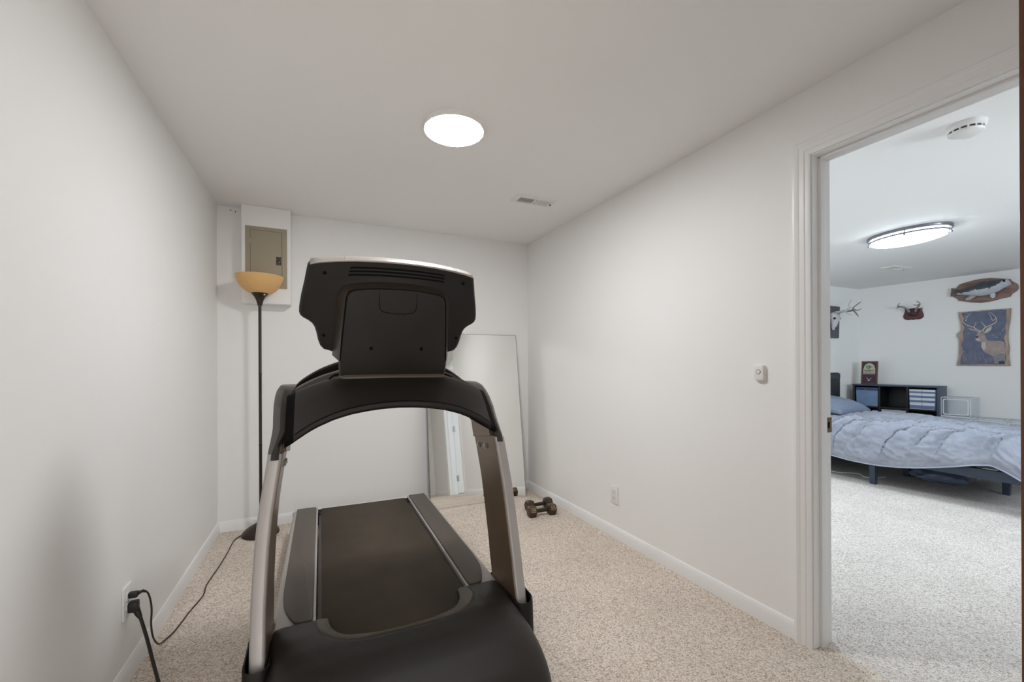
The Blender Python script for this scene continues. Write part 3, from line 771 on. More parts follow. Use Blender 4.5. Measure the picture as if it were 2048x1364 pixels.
    # side grip
    bm = NB(); tube(bm, smooth_pts([(s * 0.415, 2.02, 1.075), (s * 0.415, 2.16, 1.070), (s * 0.415, 2.34, 1.040), (s * 0.415, 2.40, 1.015)], 5), 0.021, 12)
    tp('side_grip', bm, M['black'])

# arched crossbar between the caps
AZL = [(0.0, 1.018), (0.06, 1.016), (0.12, 1.010), (0.18, 1.000), (0.24, 0.983), (0.30, 0.957), (0.345, 0.930), (0.372, 0.910), (0.40, 0.892)]
AZT = [(0.0, 1.136), (0.215, 1.134), (0.24, 1.128), (0.28, 1.116), (0.32, 1.100), (0.355, 1.086), (0.40, 1.066)]
def arch_ring(x, inset=0.0):
    zl, zt = lerp_tab(AZL, abs(x)), lerp_tab(AZT, abs(x)); yl, yt = 1.672 + inset, 1.842 + inset * 0.6
    h = zt - zl
    return [(x, yl + 0.012, zl), (x, yl, zl + 0.008), (x, yl - 0.002, zl + 0.022), (x, yl + 0.032, zl + 0.34 * h), (x, yl + 0.080, zl + 0.66 * h), (x, yl + 0.125, zl + 0.88 * h), (x, yt - 0.012, zt - 0.004), (x, yt, zt), (x, yt + 0.03, zt + 0.003), (x, 2.03, zt - 0.005), (x, 2.06, zt - 0.04), (x, 2.02, zl + 0.06), (x, 1.90, zl + 0.012)]
bm = NB(); loft(bm, [arch_ring(-0.372 + 0.744 * k / 36) for k in range(37)])
tp('crossbar', bm, M['black2'], smooth=38)
bm = NB(); loft(bm, [arch_ring(-0.402 + 0.804 * k / 36, 0.022) for k in range(37)])
for v in bm.verts: v.co.z -= 0.004
tp('crossbar_core', bm, M['pit'], smooth=38)
bm = NB(); tube(bm, smooth_pts([(x, 1.672 + 0.002 - 0.006, lerp_tab(AZL, abs(x)) + 0.026) for x in [-0.37 + 0.74 * k / 16 for k in range(17)]], 2), 0.0018, 5)
tp('crossbar_seam', bm, M['pit'])
bm = NB()
loft(bm, [sect(1, -0.214, 0.214, 1.822, 1.98, 1.125, 0.02, 4), sect(1, -0.214, 0.214, 1.822, 1.98, 1.135, 0.02, 4), sect(1, -0.210, 0.210, 1.828, 1.975, 1.143, 0.02, 4)])
tp('neck_collar', bm, M['band'])
# handlebar arching over behind the crossbar
HB = [(-0.40, 1.075), (-0.385, 1.094), (-0.355, 1.124), (-0.285, 1.168), (-0.197, 1.203), (-0.1, 1.228), (0.0, 1.236)]
HB = HB + [(-x, z) for x, z in HB[-2::-1]]
bm = NB(); hp = smooth_pts([(x, 2.10, z - 0.018) for x, z in HB], 5)
loft(bm, [[(p.x, 2.075, p.z + 0.010), (p.x, 2.085, p.z + 0.018), (p.x, 2.13, p.z + 0.018), (p.x, 2.14, p.z + 0.008), (p.x, 2.135, p.z - 0.018), (p.x, 2.085, p.z - 0.020)] for p in hp])
tp('handlebar', bm, M['black'], smooth=50)
bm = NB(); hp = smooth_pts([(x, 2.0, 0.42 * (z - 0.02) + 0.58 * lerp_tab(AZT, abs(x))) for x, z in HB], 4)
loft(bm, [[(p.x, 1.93, p.z - 0.02), (p.x, 1.935, p.z + 0.004), (p.x, 1.99, p.z + 0.010), (p.x, 2.07, p.z + 0.004), (p.x, 2.07, p.z - 0.03)] for p in hp])
tp('console_tray', bm, M['bezel'], smooth=50)
for s in (-1, 1):
    bm = NB(); tube(bm, smooth_pts([(s * 0.205, 1.95, 1.145), (s * 0.235, 1.90, 1.140), (s * 0.252, 1.858, 1.127)], 5), 0.003, 6)
    tp('seam_rubber', bm, M['pit'])

# console
TH = math.atan(0.41)
def con(x, z, o=0.0):      # z along the tilted back face, o towards the user
    return (x, 1.868 - 0.41 * (z - 1.26) + o * math.cos(TH), z + o * math.sin(TH))
half = [(0.0, 1.589), (0.08, 1.588), (0.16, 1.584), (0.23, 1.577), (0.29, 1.568), (0.318, 1.562), (0.327, 1.552), (0.333, 1.525), (0.340, 1.49), (0.352, 1.44), (0.358, 1.405), (0.359, 1.385), (0.355, 1.373), (0.345, 1.364), (0.328, 1.355), (0.314, 1.344), (0.305, 1.330), (0.299, 1.31), (0.293, 1.28), (0.285, 1.258), (0.272, 1.244), (0.250, 1.238), (0.22, 1.225), (0.0, 1.215)]
outl = half + [(-x, z) for x, z in half[-2:0:-1]]
def scaled(o, k, c=(0, 1.41)): return [con(c[0] + (x - c[0]) * k, c[1] + (z - c[1]) * k, o) for x, z in outl]
bm = NB(); loft(bm, [scaled(0.0, 0.965), scaled(0.004, 0.985), scaled(0.013, 1.0), scaled(0.062, 1.0), scaled(0.076, 0.985), scaled(0.08, 0.96)])
csh = tp('console_shell', bm, M['black'], smooth=30)
bm = NB(); loft(bm, [scaled(0.0805, 0.93), scaled(0.083, 0.92)]); obj('display_face', bm, M['pit'], csh, off=TO)
bm = NB(); top = [(-x, z) for x, z in half[5:0:-1]] + half[:6]
prof_ = [(0.002, -0.006), (0.0035, 0.002), (0.010, 0.0055), (0.070, 0.0055), (0.080, -0.004)]
loft(bm, [[con(x, z + dz, o) for o, dz in prof_] for x, z in top], False)
ts = tp('top_strip', bm, M['topstrip'], smooth=45); ts['label'] = 'silver strip along the console top'
solid(ts, 0.002)
for s in (-0.195, 0.245):
    bm = NB(); z = lerp_tab(half[:6], abs(s)); tube(bm, [con(s, z - 0.004, 0.0), con(s, z + 0.0065, 0.008), con(s, z + 0.0065, 0.07)], 0.0009, 5)
    obj('strip_joint', bm, M['silver'], ts, off=TO)
# vent slots across the back
for k in range(3):
    bm = NB(); xs_ = [-0.178 - 0.003 * k + (0.372 + 0.003 * k) * i / 20 for i in range(21)]
    loft(bm, [[con(x, lerp_tab(half[:6], abs(x - 0.008)) - 0.0245 - 0.0125 * k + dz, o) for dz, o in ((0.0032, -0.0012), (-0.0032, -0.0012), (-0.0032, 0.003), (0.0032, 0.003))] for x in xs_])
    obj('vent_slot', bm, M['pit'], csh, off=TO)
for x, z in ((-0.268, 1.532), (0.278, 1.532), (-0.272, 1.302), (0.272, 1.302)):
    bm = NB(); tube(bm, [con(x, z, 0.003), con(x, z, -0.0012)], 0.0068, 12); obj('screw', bm, M['pit'], csh, off=TO)
# raised housing and back panel
hh = [(0.0, 1.516), (0.07, 1.514), (0.13, 1.508), (0.18, 1.499), (0.205, 1.489), (0.220, 1.472), (0.227, 1.445), (0.231, 1.38), (0.236, 1.30), (0.241, 1.225), (0.20, 1.205), (0.0, 1.200)]
ph = [(0.0, 1.480), (0.07, 1.478), (0.13, 1.473), (0.165, 1.467), (0.180, 1.461), (0.189, 1.448), (0.193, 1.43), (0.197, 1.38), (0.205, 1.30), (0.212, 1.20), (0.210, 1.14), (0.0, 1.128)]
mirror_ = lambda h_: h_ + [(-x, z) for x, z in h_[-2:0:-1]]
yp = lambda z: 1.833 - 0.335 * (z - 1.13)
bm = NB()
ringA = [con(x, z, 0.004) for x, z in mirror_(hh)]; ringA2 = [con(x, z, -0.004) for x, z in mirror_(hh)]
ringB = [(x * 1.035, yp(z) + 0.012, z + (0.006 if z > 1.44 else 0)) for x, z in mirror_(ph)]
ringC = [(x * 1.02, yp(z) + 0.006, z + (0.003 if z > 1.44 else 0)) for x, z in mirror_(ph)]
loft(bm, [ringA, ringA2, ringB, ringC])
tp('console_housing', bm, M['bezel'], smooth=35)
bm = NB()
loft(bm, [[(x * k, yp(z) + d, 1.30 + (z - 1.30) * k) for x, z in mirror_(ph)] for k, d in ((1.0, 0.13), (1.0, 0.010), (1.0, 0.004), (0.992, 0.0008), (0.975, -0.001))])
bp_ = tp('back_panel', bm, M['black2'], smooth=30)
bm = NB(); g = [(-0.073, 1.468), (-0.073, 1.42), (-0.070, 1.402), (-0.058, 1.393), (-0.03, 1.388), (0.0, 1.387), (0.03, 1.388), (0.058, 1.393), (0.070, 1.402), (0.073, 1.42), (0.073, 1.468)]
tube(bm, [(x, yp(z) - 0.0010, z) for x, z in g], 0.0019, 6); obj('lid_seam', bm, M['pit'], bp_, off=TO)
for x in (-0.098, 0.104):
    bm = NB(); disc(bm, (x, yp(1.25) + 0.002, 1.25), (0, -1, -0.3), 0.0075, 0.0038, 14); obj('screw', bm, M['pit'], bp_, off=TO)
bm = NB(); g = [(x * 1.012, yp(z) + 0.003, z + 0.001) for x, z in ([(-a, b) for a, b in ph[9::-1]] + ph[1:10])]
tube(bm, g, 0.0022, 6); obj('panel_gap', bm, M['pit'], bp_, off=TO)
# power cord
bm = NB()
cp = [(-0.640, 2.052, 0.262), (-0.628, 2.046, 0.235), (-0.600, 2.02, 0.16), (-0.560, 1.96, 0.075), (-0.51, 1.87, 0.018), (-0.44, 1.76, 0.009), (-0.36, 1.68, 0.009), (-0.25, 1.62, 0.009), (-0.20, 1.61, 0.009)]
cp = [(x - XC, y, z) for x, y, z in cp]
tube(bm, smooth_pts(cp, 6), 0.0058, 8)
pc = tp('power_cord', bm, M['cordblk'])
bm = NB(); box(bm, -0.6615 - XC, -0.632 - XC, 2.030, 2.064, 0.259, 0.297); bevel(bm, 0.007, 2)
tube(bm, [(-0.642 - XC, 2.05, 0.266), (-0.634 - XC, 2.047, 0.247), (-0.627 - XC, 2.045, 0.232)], [0.012, 0.010, 0.007], 10)
obj('plug', bm, M['cordblk'], pc, off=TO)

# ------------------------------------------------------------------ bedroom ceiling things
bl = thing('ceiling_light', 'oval white flush light with nickel trim on the bedroom ceiling', 'ceiling light', (4.70, 1.975, H), -0.15)
SX, SY = 0.74, 1.0
bm = NB(); lathe(bm, [(0.300, 0.0), (0.300, -0.018), (0.294, -0.026), (0.26, -0.026), (0.26, 0.0)], 64, sx=SX, sy=SY); obj('backplate', bm, M['frost'], bl)
bm = NB(); lathe(bm, [(0.268, -0.008), (0.268, -0.050), (0.262, -0.066), (0.22, -0.078), (0.12, -0.084), (0.0, -0.086)], 64, sx=SX, sy=SY); obj('diffuser', bm, M['beddisc'], bl)
bm = NB(); lathe(bm, [(0.268, -0.038), (0.284, -0.038), (0.284, -0.052), (0.268, -0.052), (0.266, -0.045)], 64, sx=SX, sy=SY); obj('trim_band', bm, M['frost'], bl)
for a in (20, 110, 200, 290):
    r = math.radians(a); bm = NB(); x, y = 0.283 * SX * math.cos(r), 0.283 * SY * math.sin(r)
    tube(bm, [(x, y, -0.020), (x, y, -0.055)], 0.0045, 8); tube(bm, [(x, y, -0.053), (x, y, -0.066)], 0.009, 10); obj('clip', bm, M['frost'], bl)
sd = thing('smoke_detector', 'round white smoke detector on the bedroom ceiling beyond the door head', 'smoke detector', (2.83, 0.965, H))
bm = NB(); lathe(bm, [(0.070, 0.0), (0.072, -0.006), (0.070, -0.020), (0.064, -0.026)], 40); obj('base', bm, M['plastic'], sd)
bm = NB(); lathe(bm, [(0.058, -0.020), (0.058, -0.034)], 40); o = obj('sensing_gap', bm, M['slot'], sd)
bm = NB(); lathe(bm, [(0.060, -0.034), (0.063, -0.037), (0.060, -0.046), (0.045, -0.054), (0.015, -0.056), (0.0, -0.056)], 40); obj('cover', bm, M['plastic'], sd)
for k in range(14):
    a = 2 * math.pi * k / 14; bm = NB(); tube(bm, [(0.060 * math.cos(a), 0.060 * math.sin(a), -0.022), (0.060 * math.cos(a), 0.060 * math.sin(a), -0.038)], 0.004, 6); obj('rib', bm, M['plastic'], sd)
vent((6.29, 2.755, H), -0.05, 0.34, 0.16, 'flat white vent on the bedroom ceiling behind the oval light', 9, 9, False)

# ------------------------------------------------------------------ bed
BX0, BX1, BYF, BYH = 4.90, 6.25, 1.22, 3.34
bed = thing('bed', 'charcoal metal platform bed under a blue duvet', 'bed', ((BX0 + BX1) / 2, (BYF + BYH) / 2, 0))
BO = ((BX0 + BX1) / 2, (BYF + BYH) / 2, 0)
def bp2(name, bm, m, **k): return obj(name, bm, m, bed, off=BO, **k)
def rail(name, *b):
    bm = NB(); box(bm, *b); return bp2(name, bm, M['bedmetal'], bev=0.004)
rail('side_rail', BX0, BX0 + 0.035, BYF, BYH, 0.235, 0.315)
rail('side_rail', BX1 - 0.035, BX1, BYF, BYH, 0.235, 0.315)
rail('foot_rail', BX0, BX1, BYF, BYF + 0.035, 0.235, 0.315)
rail('centre_rail', 5.56, 5.60, BYF, BYH, 0.255, 0.315)
for x, y in ((BX0 + 0.028, 2.345), (BX0 + 0.028, BYF + 0.04), (5.58, 2.358), (5.578, 1.65), (BX1 - 0.03, 2.345), (BX1 - 0.03, BYF + 0.04), (BX0 + 0.028, BYH - 0.05), (BX1 - 0.03, BYH - 0.05)):
    bm = NB(); s_ = 0.026; loft(bm, [[(x - s_ * k, y - s_ * k, z), (x + s_ * k, y - s_ * k, z), (x + s_ * k, y + s_ * k, z), (x - s_ * k, y + s_ * k, z)] for z, k in ((0, 0.85), (0.26, 1.0))])
    bp2('leg', bm, M['bedmetal'], bev=0.003)
for k in range(12):
    y = BYF + 0.08 + (BYH - BYF - 0.16) * k / 11
    bm = NB(); box(bm, BX0 + 0.03, BX1 - 0.03, y - 0.03, y + 0.03, 0.300, 0.318); bp2('slat', bm, M['bedmetal'])
bm = NB()
hb = [(BX0, 0.0), (BX1, 0.0), (BX1, 1.03)] + [(BX1 - 0.03 + 0.03 * math.cos(math.radians(a)), 1.03 + 0.03 * math.sin(math.radians(a))) for a in (30, 60, 90)] + [(BX0 + 0.03 + 0.03 * math.cos(math.radians(a)), 1.03 + 0.03 * math.sin(math.radians(a))) for a in (90, 120, 150, 180)]
prism(bm, hb, lambda p, q, t: (p, t, q), BYH, BYH + 0.05)
hd = bp2('headboard', bm, M['navy'], bev=0.004)
bm = NB(); box(bm, BX0 + 0.0, BX1 - 0.0, BYH - 0.004, BYH + 0.002, 0.985, 1.045); bevel(bm, 0.002, 1)
obj('top_rail', bm, M['headrail'], hd, off=BO)
bm = NB(); box(bm, BX0 + 0.02, BX1 - 0.02, BYF + 0.02, BYH - 0.01, 0.318, 0.49); bp2('mattress', bm, M['mattress'], bev=0.03)

# duvet: a draped sheet with a hanging near side and diagonal folds
HEM = [(1.19, 0.25), (1.34, 0.285), (1.42, 0.335), (1.50, 0.372), (1.60, 0.352), (1.72, 0.315), (1.84, 0.282), (1.96, 0.252), (2.09, 0.229), (2.22, 0.214), (2.34, 0.209), (2.50, 0.214), (2.60, 0.226), (2.70, 0.236), (2.90, 0.25), (3.10, 0.262)]
NY, NS = 190, 130
def section_pt(s, y):
    """s 0..1 from the near hem over the top to the far edge"""
    zh = lerp_tab(HEM, y); top = 0.565 + 0.018 * math.sin(y * 3.1) - 0.03 * max(0, 1.5 - y)
    pts = [(4.815, zh), (4.822, zh + (0.46 - zh) * 0.45), (4.845, zh + (0.46 - zh) * 0.8), (4.885, 0.485), (4.95, 0.527), (5.05, 0.556), (5.25, top + 0.012), (5.55, top + 0.024), (5.85, top + 0.016), (6.10, top), (6.22, top - 0.03), (6.275, top - 0.10), (6.285, 0.33)]
    d = [0]
    for a, b in zip(pts, pts[1:]): d.append(d[-1] + math.hypot(b[0] - a[0], b[1] - a[1]))
    t = s * d[-1]
    for i in range(len(pts) - 1):
        if t <= d[i + 1] + 1e-9:
            k = (t - d[i]) / (d[i + 1] - d[i]); return pts[i][0] + k * (pts[i + 1][0] - pts[i][0]), pts[i][1] + k * (pts[i + 1][1] - pts[i][1]), t
    return pts[-1][0], pts[-1][1], d[-1]
FOLDS = [  # ((y, t) polyline, height, width); t is metres from the near hem
    ([(1.45, 0.62), (1.75, 0.60), (2.05, 0.56), (2.35, 0.44), (2.50, 0.30)], 0.030, 0.030),
    ([(1.50, 0.70), (1.80, 0.70), (2.10, 0.68), (2.30, 0.60)], 0.022, 0.035),
    ([(1.85, 0.45), (2.05, 0.36), (2.18, 0.22), (2.22, 0.10)], 0.034, 0.028),
    ([(1.72, 0.40), (1.92, 0.30), (2.00, 0.16)], 0.026, 0.026),
    ([(1.55, 0.46), (1.72, 0.36), (1.80, 0.22), (1.84, 0.10)], 0.026, 0.026),
    ([(2.25, 0.42), (2.40, 0.32), (2.44, 0.18)], 0.022, 0.022),
    ([(2.38, 0.50), (2.52, 0.38), (2.60, 0.20), (2.64, 0.06)], 0.034, 0.026),
    ([(2.55, 0.52), (2.68, 0.40), (2.74, 0.22)], 0.024, 0.028),
    ([(2.20, 0.60), (2.42, 0.52), (2.60, 0.50), (2.80, 0.46)], 0.020, 0.030),
    ([(1.40, 0.30), (1.48, 0.20), (1.50, 0.08)], 0.036, 0.030),
    ([(1.40, 0.40), (1.56, 0.28), (1.60, 0.12)], 0.024, 0.022),
    ([(1.50, 0.95), (1.85, 0.92), (2.2, 0.95), (2.6, 0.90)], 0.014, 0.05),
    ([(1.6, 1.2), (2.0, 1.16), (2.5, 1.2), (2.9, 1.1)], 0.012, 0.05),
]
def segd(p, a, b):
    ax, ay = a; bx, by = b; dx, dy = bx - ax, by - ay; L2 = dx * dx + dy * dy
    k = max(0, min(1, ((p[0] - ax) * dx + (p[1] - ay) * dy) / L2)); return math.hypot(p[0] - ax - k * dx, p[1] - ay - k * dy), k
def fold_h(y, t):
    h = 0
    for pl, amp, wd in FOLDS:
        if y < min(p[0] for p in pl) - 0.15 or y > max(p[0] for p in pl) + 0.15: continue
        best, side = 9, 0
        for i, (a, b) in enumerate(zip(pl, pl[1:])):
            d, k = segd((y, t), a, b)
            if d < best:
                best = d; cr = (b[0] - a[0]) * (t - a[1]) - (b[1] - a[1]) * (y - a[0]); side = 1 if cr > 0 else -1
                e = (i + k) / (len(pl) - 1)
        env = max(0.0, math.sin(math.pi * min(1, max(0, 0.08 + 0.84 * e)))) ** 0.7
        amp *= 2.3
        if side > 0: h += amp * env * math.exp(-(best / (wd * 0.42)) ** 2)
        else: h += amp * env * (math.exp(-(best / (wd * 2.0)) ** 2)) - 0.5 * amp * env * math.exp(-(best / (wd * 0.35)) ** 2)
    v = Vector((y * 3.0 + t * 2.2, t * 5.5 - y * 3.0, 1.7))
    h += 0.018 * (1 - 2 * abs(noise.noise(v * 1.5))) + 0.010 * (1 - 2 * abs(noise.noise(v * 3.7)))
    h += 0.006 * noise.noise(Vector((y * 9, t * 9, 4.0)))
    return h
bm = NB(); rows = []
Y0D, Y1D = 1.19, 3.06
for i in range(NY + 1):
    y = Y0D + (Y1D - Y0D) * i / NY; row = []
    for j in range(NS + 1):
        s_ = (j / NS); s_ = s_ ** 1.35
        x, z, t = section_pt(s_, y); x2, z2, _ = section_pt(min(1, s_ + 0.01), y)
        nx, nz = -(z2 - z), (x2 - x); L = math.hypot(nx, nz) or 1
        edge = min(1, t / 0.05)
        h = fold_h(y, t) * edge
        if y < 1.40:   # the foot end sags and hangs over the corner
            z -= 0.06 * ((1.40 - y) / 0.21) ** 2 * (1 if x > 5.0 else 0.5)
        row.append((x + nx / L * h, y + 0.012 * noise.noise(Vector((t * 6, y, 2.0))), z + nz / L * h))
    rows.append(row)
loft(bm, rows, False)
du = thing('duvet', 'rumpled blue grey duvet draped over the bed', 'duvet', (5.5, 2.2, 0.5))
dm = obj('duvet_cover', bm, M['duvet'], du, off=(5.5, 2.2, 0.5), smooth=180); solid(dm, 0.012); 
bm = NB(); tube(bm, [Vector(r[0]) + Vector((-0.003, 0, 0)) for r in rows[::3]], 0.0065, 6); obj('hem', bm, M['hem'], du, off=(5.5, 2.2, 0.5))
# hanging corner at the foot
bm = NB()
cr = []
for i in range(13):
    k = i / 12; y = 1.205 - 0.02 * math.sin(k * 9)
    cr.append([(4.83 + 0.42 * k + 0.012 * math.sin(j * 1.3 + k * 7), y - 0.012 * j * (0.6 + 0.4 * math.sin(k * 11)), 0.50 + 0.04 * k - (0.028 + 0.005 * k) * j) for j in range(10)])
loft(bm, cr, False)
fc = obj('foot_flap', bm, M['duvet'], du, off=(5.5, 2.2, 0.5), smooth=180); solid(fc, 0.012)
# pillow
pl = thing('pillow', 'plump blue grey pillow at the head of the bed', 'pillow', (5.56, 3.05, 0.615), 0.03)
bm = NB(); n = 26; W2, L2 = 0.34, 0.25
tops, bots = [], []
for i in range(n + 1):
    rt, rb = [], []
    for j in range(n + 1):
        u, v = -1 + 2 * i / n, -1 + 2 * j / n
        k = (max(0, 1 - abs(u) ** 2.6) * max(0, 1 - abs(v) ** 2.6)) ** 0.45
        px, py = u * W2 * (1 - 0.07 * (1 - v * v) * abs(u)), v * L2 * (1 - 0.07 * (1 - u * u) * abs(v))
        wr = 0.010 * noise.noise(Vector((u * 3, v * 3, 0.4))) + 0.007 * (1 - 2 * abs(noise.noise(Vector((u * 2 + v * 2, v * 5 - u, 3)))))
        lift = 0.075 * (v + 1) * 0.5
        rt.append((px, py, 0.128 * k + wr * k + lift)); rb.append((px, py, -0.03 * k + lift * 0.8))
    tops.append(rt); bots.append(rb)
loft(bm, tops, False); loft(bm, bots, False)
bmesh.ops.remove_doubles(bm, verts=bm.verts, dist=0.004)
obj('pillow_case', bm, M['pillow'], pl, smooth=180)
# bag under the bed
bm = NB(); bmesh.ops.create_icosphere(bm, subdivisions=3, radius=1)
for v in bm.verts:
    nn = 1 + 0.28 * noise.noise(v.co * 2.3) + 0.12 * noise.noise(v.co * 5)
    v.co = Vector((v.co.x * 0.15 * nn, v.co.y * 0.22 * nn, max(0.0, 0.055 + v.co.z * 0.065 * nn)))
tag(obj('plastic_bag', bm, M['bag'], loc=(5.62, 2.12, 0.0), smooth=25), 'crumpled blue plastic bag lying under the bed', 'bag')
bm = NB(); tube(bm, smooth_pts([(5.05, 3.2, 0.006), (5.15, 2.95, 0.006), (5.08, 2.75, 0.006), (5.22, 2.62, 0.006), (5.12, 2.5, 0.006), (5.3, 2.42, 0.006)], 6), 0.004, 6)
tag(obj('charging_cable', bm, M['clearrim'], smooth=60), 'thin pale cable on the carpet under the bed', 'cable')

# ------------------------------------------------------------------ cube organiser against the far wall
CW0, CD = 0.930, 0.30
c0 = far(0.075, 0.42)
cu = thing('cube_shelf', 'black three-column cube organiser behind the bed', 'shelf', c0, FAR_RZ)   # local x along wall, y into wall
T_ = 0.02; CH = 0.875
def cpart(name, m, *b):
    bm = NB(); box(bm, *b); return obj(name, bm, m, cu, bev=0.0015)
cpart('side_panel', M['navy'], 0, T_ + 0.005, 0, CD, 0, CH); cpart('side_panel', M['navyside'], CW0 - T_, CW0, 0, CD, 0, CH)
cell = (CW0 - T_) / 3
for k in (1, 2): cpart('divider', M['navy'], k * cell, k * cell + T_, 0.004, CD, T_, CH - T_)
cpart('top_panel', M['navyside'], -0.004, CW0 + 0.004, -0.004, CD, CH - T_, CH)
cpart('base_panel', M['navy'], T_, CW0 - T_, 0, CD, 0, T_)
for z in (0.28, 0.565): cpart('shelf_board', M['navy'], T_, CW0 - T_, 0.002, CD, z - T_, z)
cpart('back_panel', M['navy'], T_, CW0 - T_, CD - 0.006, CD, T_, CH - T_)
cw = cell - T_
def fabric_bin(x, z, ms, label, stripes):
    t = thing('storage_bin', label, 'storage bin', tuple(Vector(c0) + Matrix.Rotation(FAR_RZ, 3, 'Z') @ Vector((x, 0.012, z))), FAR_RZ, 'fabric bins in the cube organiser')
    w_, h_, d = cw - 0.022, 0.262, 0.25
    bm = NB(); ring = lambda k, zz: [(-w_ / 2 * k, 0, zz), (w_ / 2 * k, 0, zz), (w_ / 2 * k, d, zz), (-w_ / 2 * k, d, zz)]
    loft(bm, [ring(0.95, 0), ring(0.98, h_ * 0.5), ring(1.0, h_)]); obj('bin_body', bm, ms[0], t, bev=0.004)
    for z0, z1, q in stripes:
        bm = NB(); k0, k1 = 0.95 + 0.05 * z0 / h_, 0.95 + 0.05 * z1 / h_
        loft(bm, [[(-w_ / 2 * k0, -0.0012, z0), (w_ / 2 * k0, -0.0012, z0), (w_ / 2 * k1, -0.0012, z1), (-w_ / 2 * k1, -0.0012, z1)], [(-w_ / 2 * k0, 0.001, z0), (w_ / 2 * k0, 0.001, z0), (w_ / 2 * k1, 0.001, z1), (-w_ / 2 * k1, 0.001, z1)]])
        obj('stripe', bm, ms[q], t)
    return t, w_, h_
b1, w_, h_ = fabric_bin(T_ + 0.004 + cw / 2, 0.565, (M['binblue'], M['bindark'], M['binwhite']), 'blue grey fabric bin with a ring grommet at the left end of the cube organiser', [(0.224, 0.258, 1), (0.182, 0.196, 0)])
bm = NB(); tube(bm, [(-0.02 + 0.012 * math.cos(a), -0.003, 0.218 + 0.012 * math.sin(a)) for a in [2 * math.pi * k / 16 for k in range(17)]], 0.0028, 6); obj('grommet', bm, M['steel'], b1)
bm = NB(); disc(bm, (-0.02, -0.001, 0.218), (0, -1, 0), 0.011, 0.001, 14); obj('grommet_hole', bm, M['pit'], b1)
b2, w_, h_ = fabric_bin(2 * cell + T_ + cw / 2 - 0.004, 0.565, (M['binwhite'], M['binstripe']), 'white and grey striped fabric bin at the right end of the cube organiser', [(0.213, 0.236, 1), (0.152, 0.180, 1), (0.090, 0.120, 1), (0.006, 0.052, 1)])
bm = NB(); box(bm, -0.0012, 0.0012, -0.0026, 0, 0.004, 0.258); obj('front_seam', bm, M['binstripe'], b2)
p = Vector(c0) + Matrix.Rotation(FAR_RZ, 3, 'Z') @ Vector((cell + T_ + cw / 2 - 0.003, 0.03, 0.28))
bm = NB(); ring = lambda k, z: [(-0.13 * k, 0, z), (0.13 * k, 0, z), (0.13 * k, 0.22, z), (-0.13 * k, 0.22, z)]
loft(bm, [ring(0.94, 0.0), ring(1, 0.235), ring(1.03, 0.235), ring(1.03, 0.25), ring(0.96, 0.25), ring(0.93, 0.02)])
tag(obj('storage_tub', bm, M['clearrim'], loc=p, rz=FAR_RZ), 'open white plastic tub in the middle of the cube organiser', 'tub')

# award plaque leaning on the organiser
pq = thing('award_plaque', 'wooden award plaque with a cream arch panel standing on the cube organiser', 'plaque', far(0.232, 0.30, CH), FAR_RZ - 0.02)
PT = 0.10   # lean
def pmap(x, z, o): return (x, z * math.sin(PT) - o * math.cos(PT), z * math.cos(PT) + o * math.sin(PT) + 0.0005)
def pprism(poly, o0, o1):
    bm = NB(); prism(bm, poly, lambda a, b, t: pmap(a, b, t), o0, o1); return bm
rect = lambda x0, x1, z0, z1: [(x0, z0), (x1, z0), (x1, z1), (x0, z1)]
bm = pprism(rect(-0.098, 0.098, 0, 0.335), 0, 0.020); bevel(bm, 0.003, 1); pbd = obj('board', bm, M['plaquewood'], pq)
bm = pprism(rect(-0.080, 0.080, 0.016, 0.318), 0.0195, 0.0215); obj('inset_panel', bm, M['plaquedark'], pq)
arch = [(-0.071, 0.145), (0.071, 0.145), (0.071, 0.225)] + [(0.066 * math.cos(math.radians(a)), 0.232 + 0.074 * math.sin(math.radians(a))) for a in range(0, 181, 15)] + [(-0.071, 0.225)]
obj('arch_panel', pprism(arch, 0.021, 0.0228), M['plaquecream'], pq)
bm = NB()
random.seed(3)
for k in range(26):
    a = random.uniform(0, math.pi * 2); r = random.uniform(0, 0.036); x, z = r * math.cos(a) * 1.15, 0.252 + r * math.sin(a) * 0.85
    prism(bm, [(x + 0.009 * math.cos(t), z + 0.006 * math.sin(t)) for t in [2 * math.pi * i / 6 for i in range(6)]], lambda a_, b_, t: pmap(a_, b_, t), 0.0225, 0.0234)
prism(bm, rect(-0.004, 0.004, 0.200, 0.235), lambda a_, b_, t: pmap(a_, b_, t), 0.0225, 0.0234)
obj('tree_emblem', bm, M['plaquegreen'], pq)
bm = text_bm('TARGETT', 0.031, lambda x, y, h: pmap(x, y + 0.194, 0.0229 + h), 0.0008, 0.95, bold=0.0010)
merge(bm, text_bm('TOM MORGAN', 0.019, lambda x, y, h: pmap(x, y + 0.160, 0.0229 + h), 0.0008, 1.0, bold=0.0006))
obj('lettering', bm, M['plaqueink'], pq, smooth=0)
bm = NB()
for poly in ([(-0.03, 0.078), (-0.012, 0.07), (-0.016, 0.084)], [(0.014, 0.072), (0.03, 0.08), (0.02, 0.088)], [(-0.018, 0.05), (0.016, 0.05), (0.006, 0.062), (0.002, 0.08), (-0.006, 0.062)], [(-0.034, 0.098), (-0.026, 0.096), (-0.029, 0.104)]):
    prism(bm, poly, lambda a_, b_, t: pmap(a_, b_, t), 0.0213, 0.0222)
obj('white_mark', bm, M['plaquewhite'], pq)

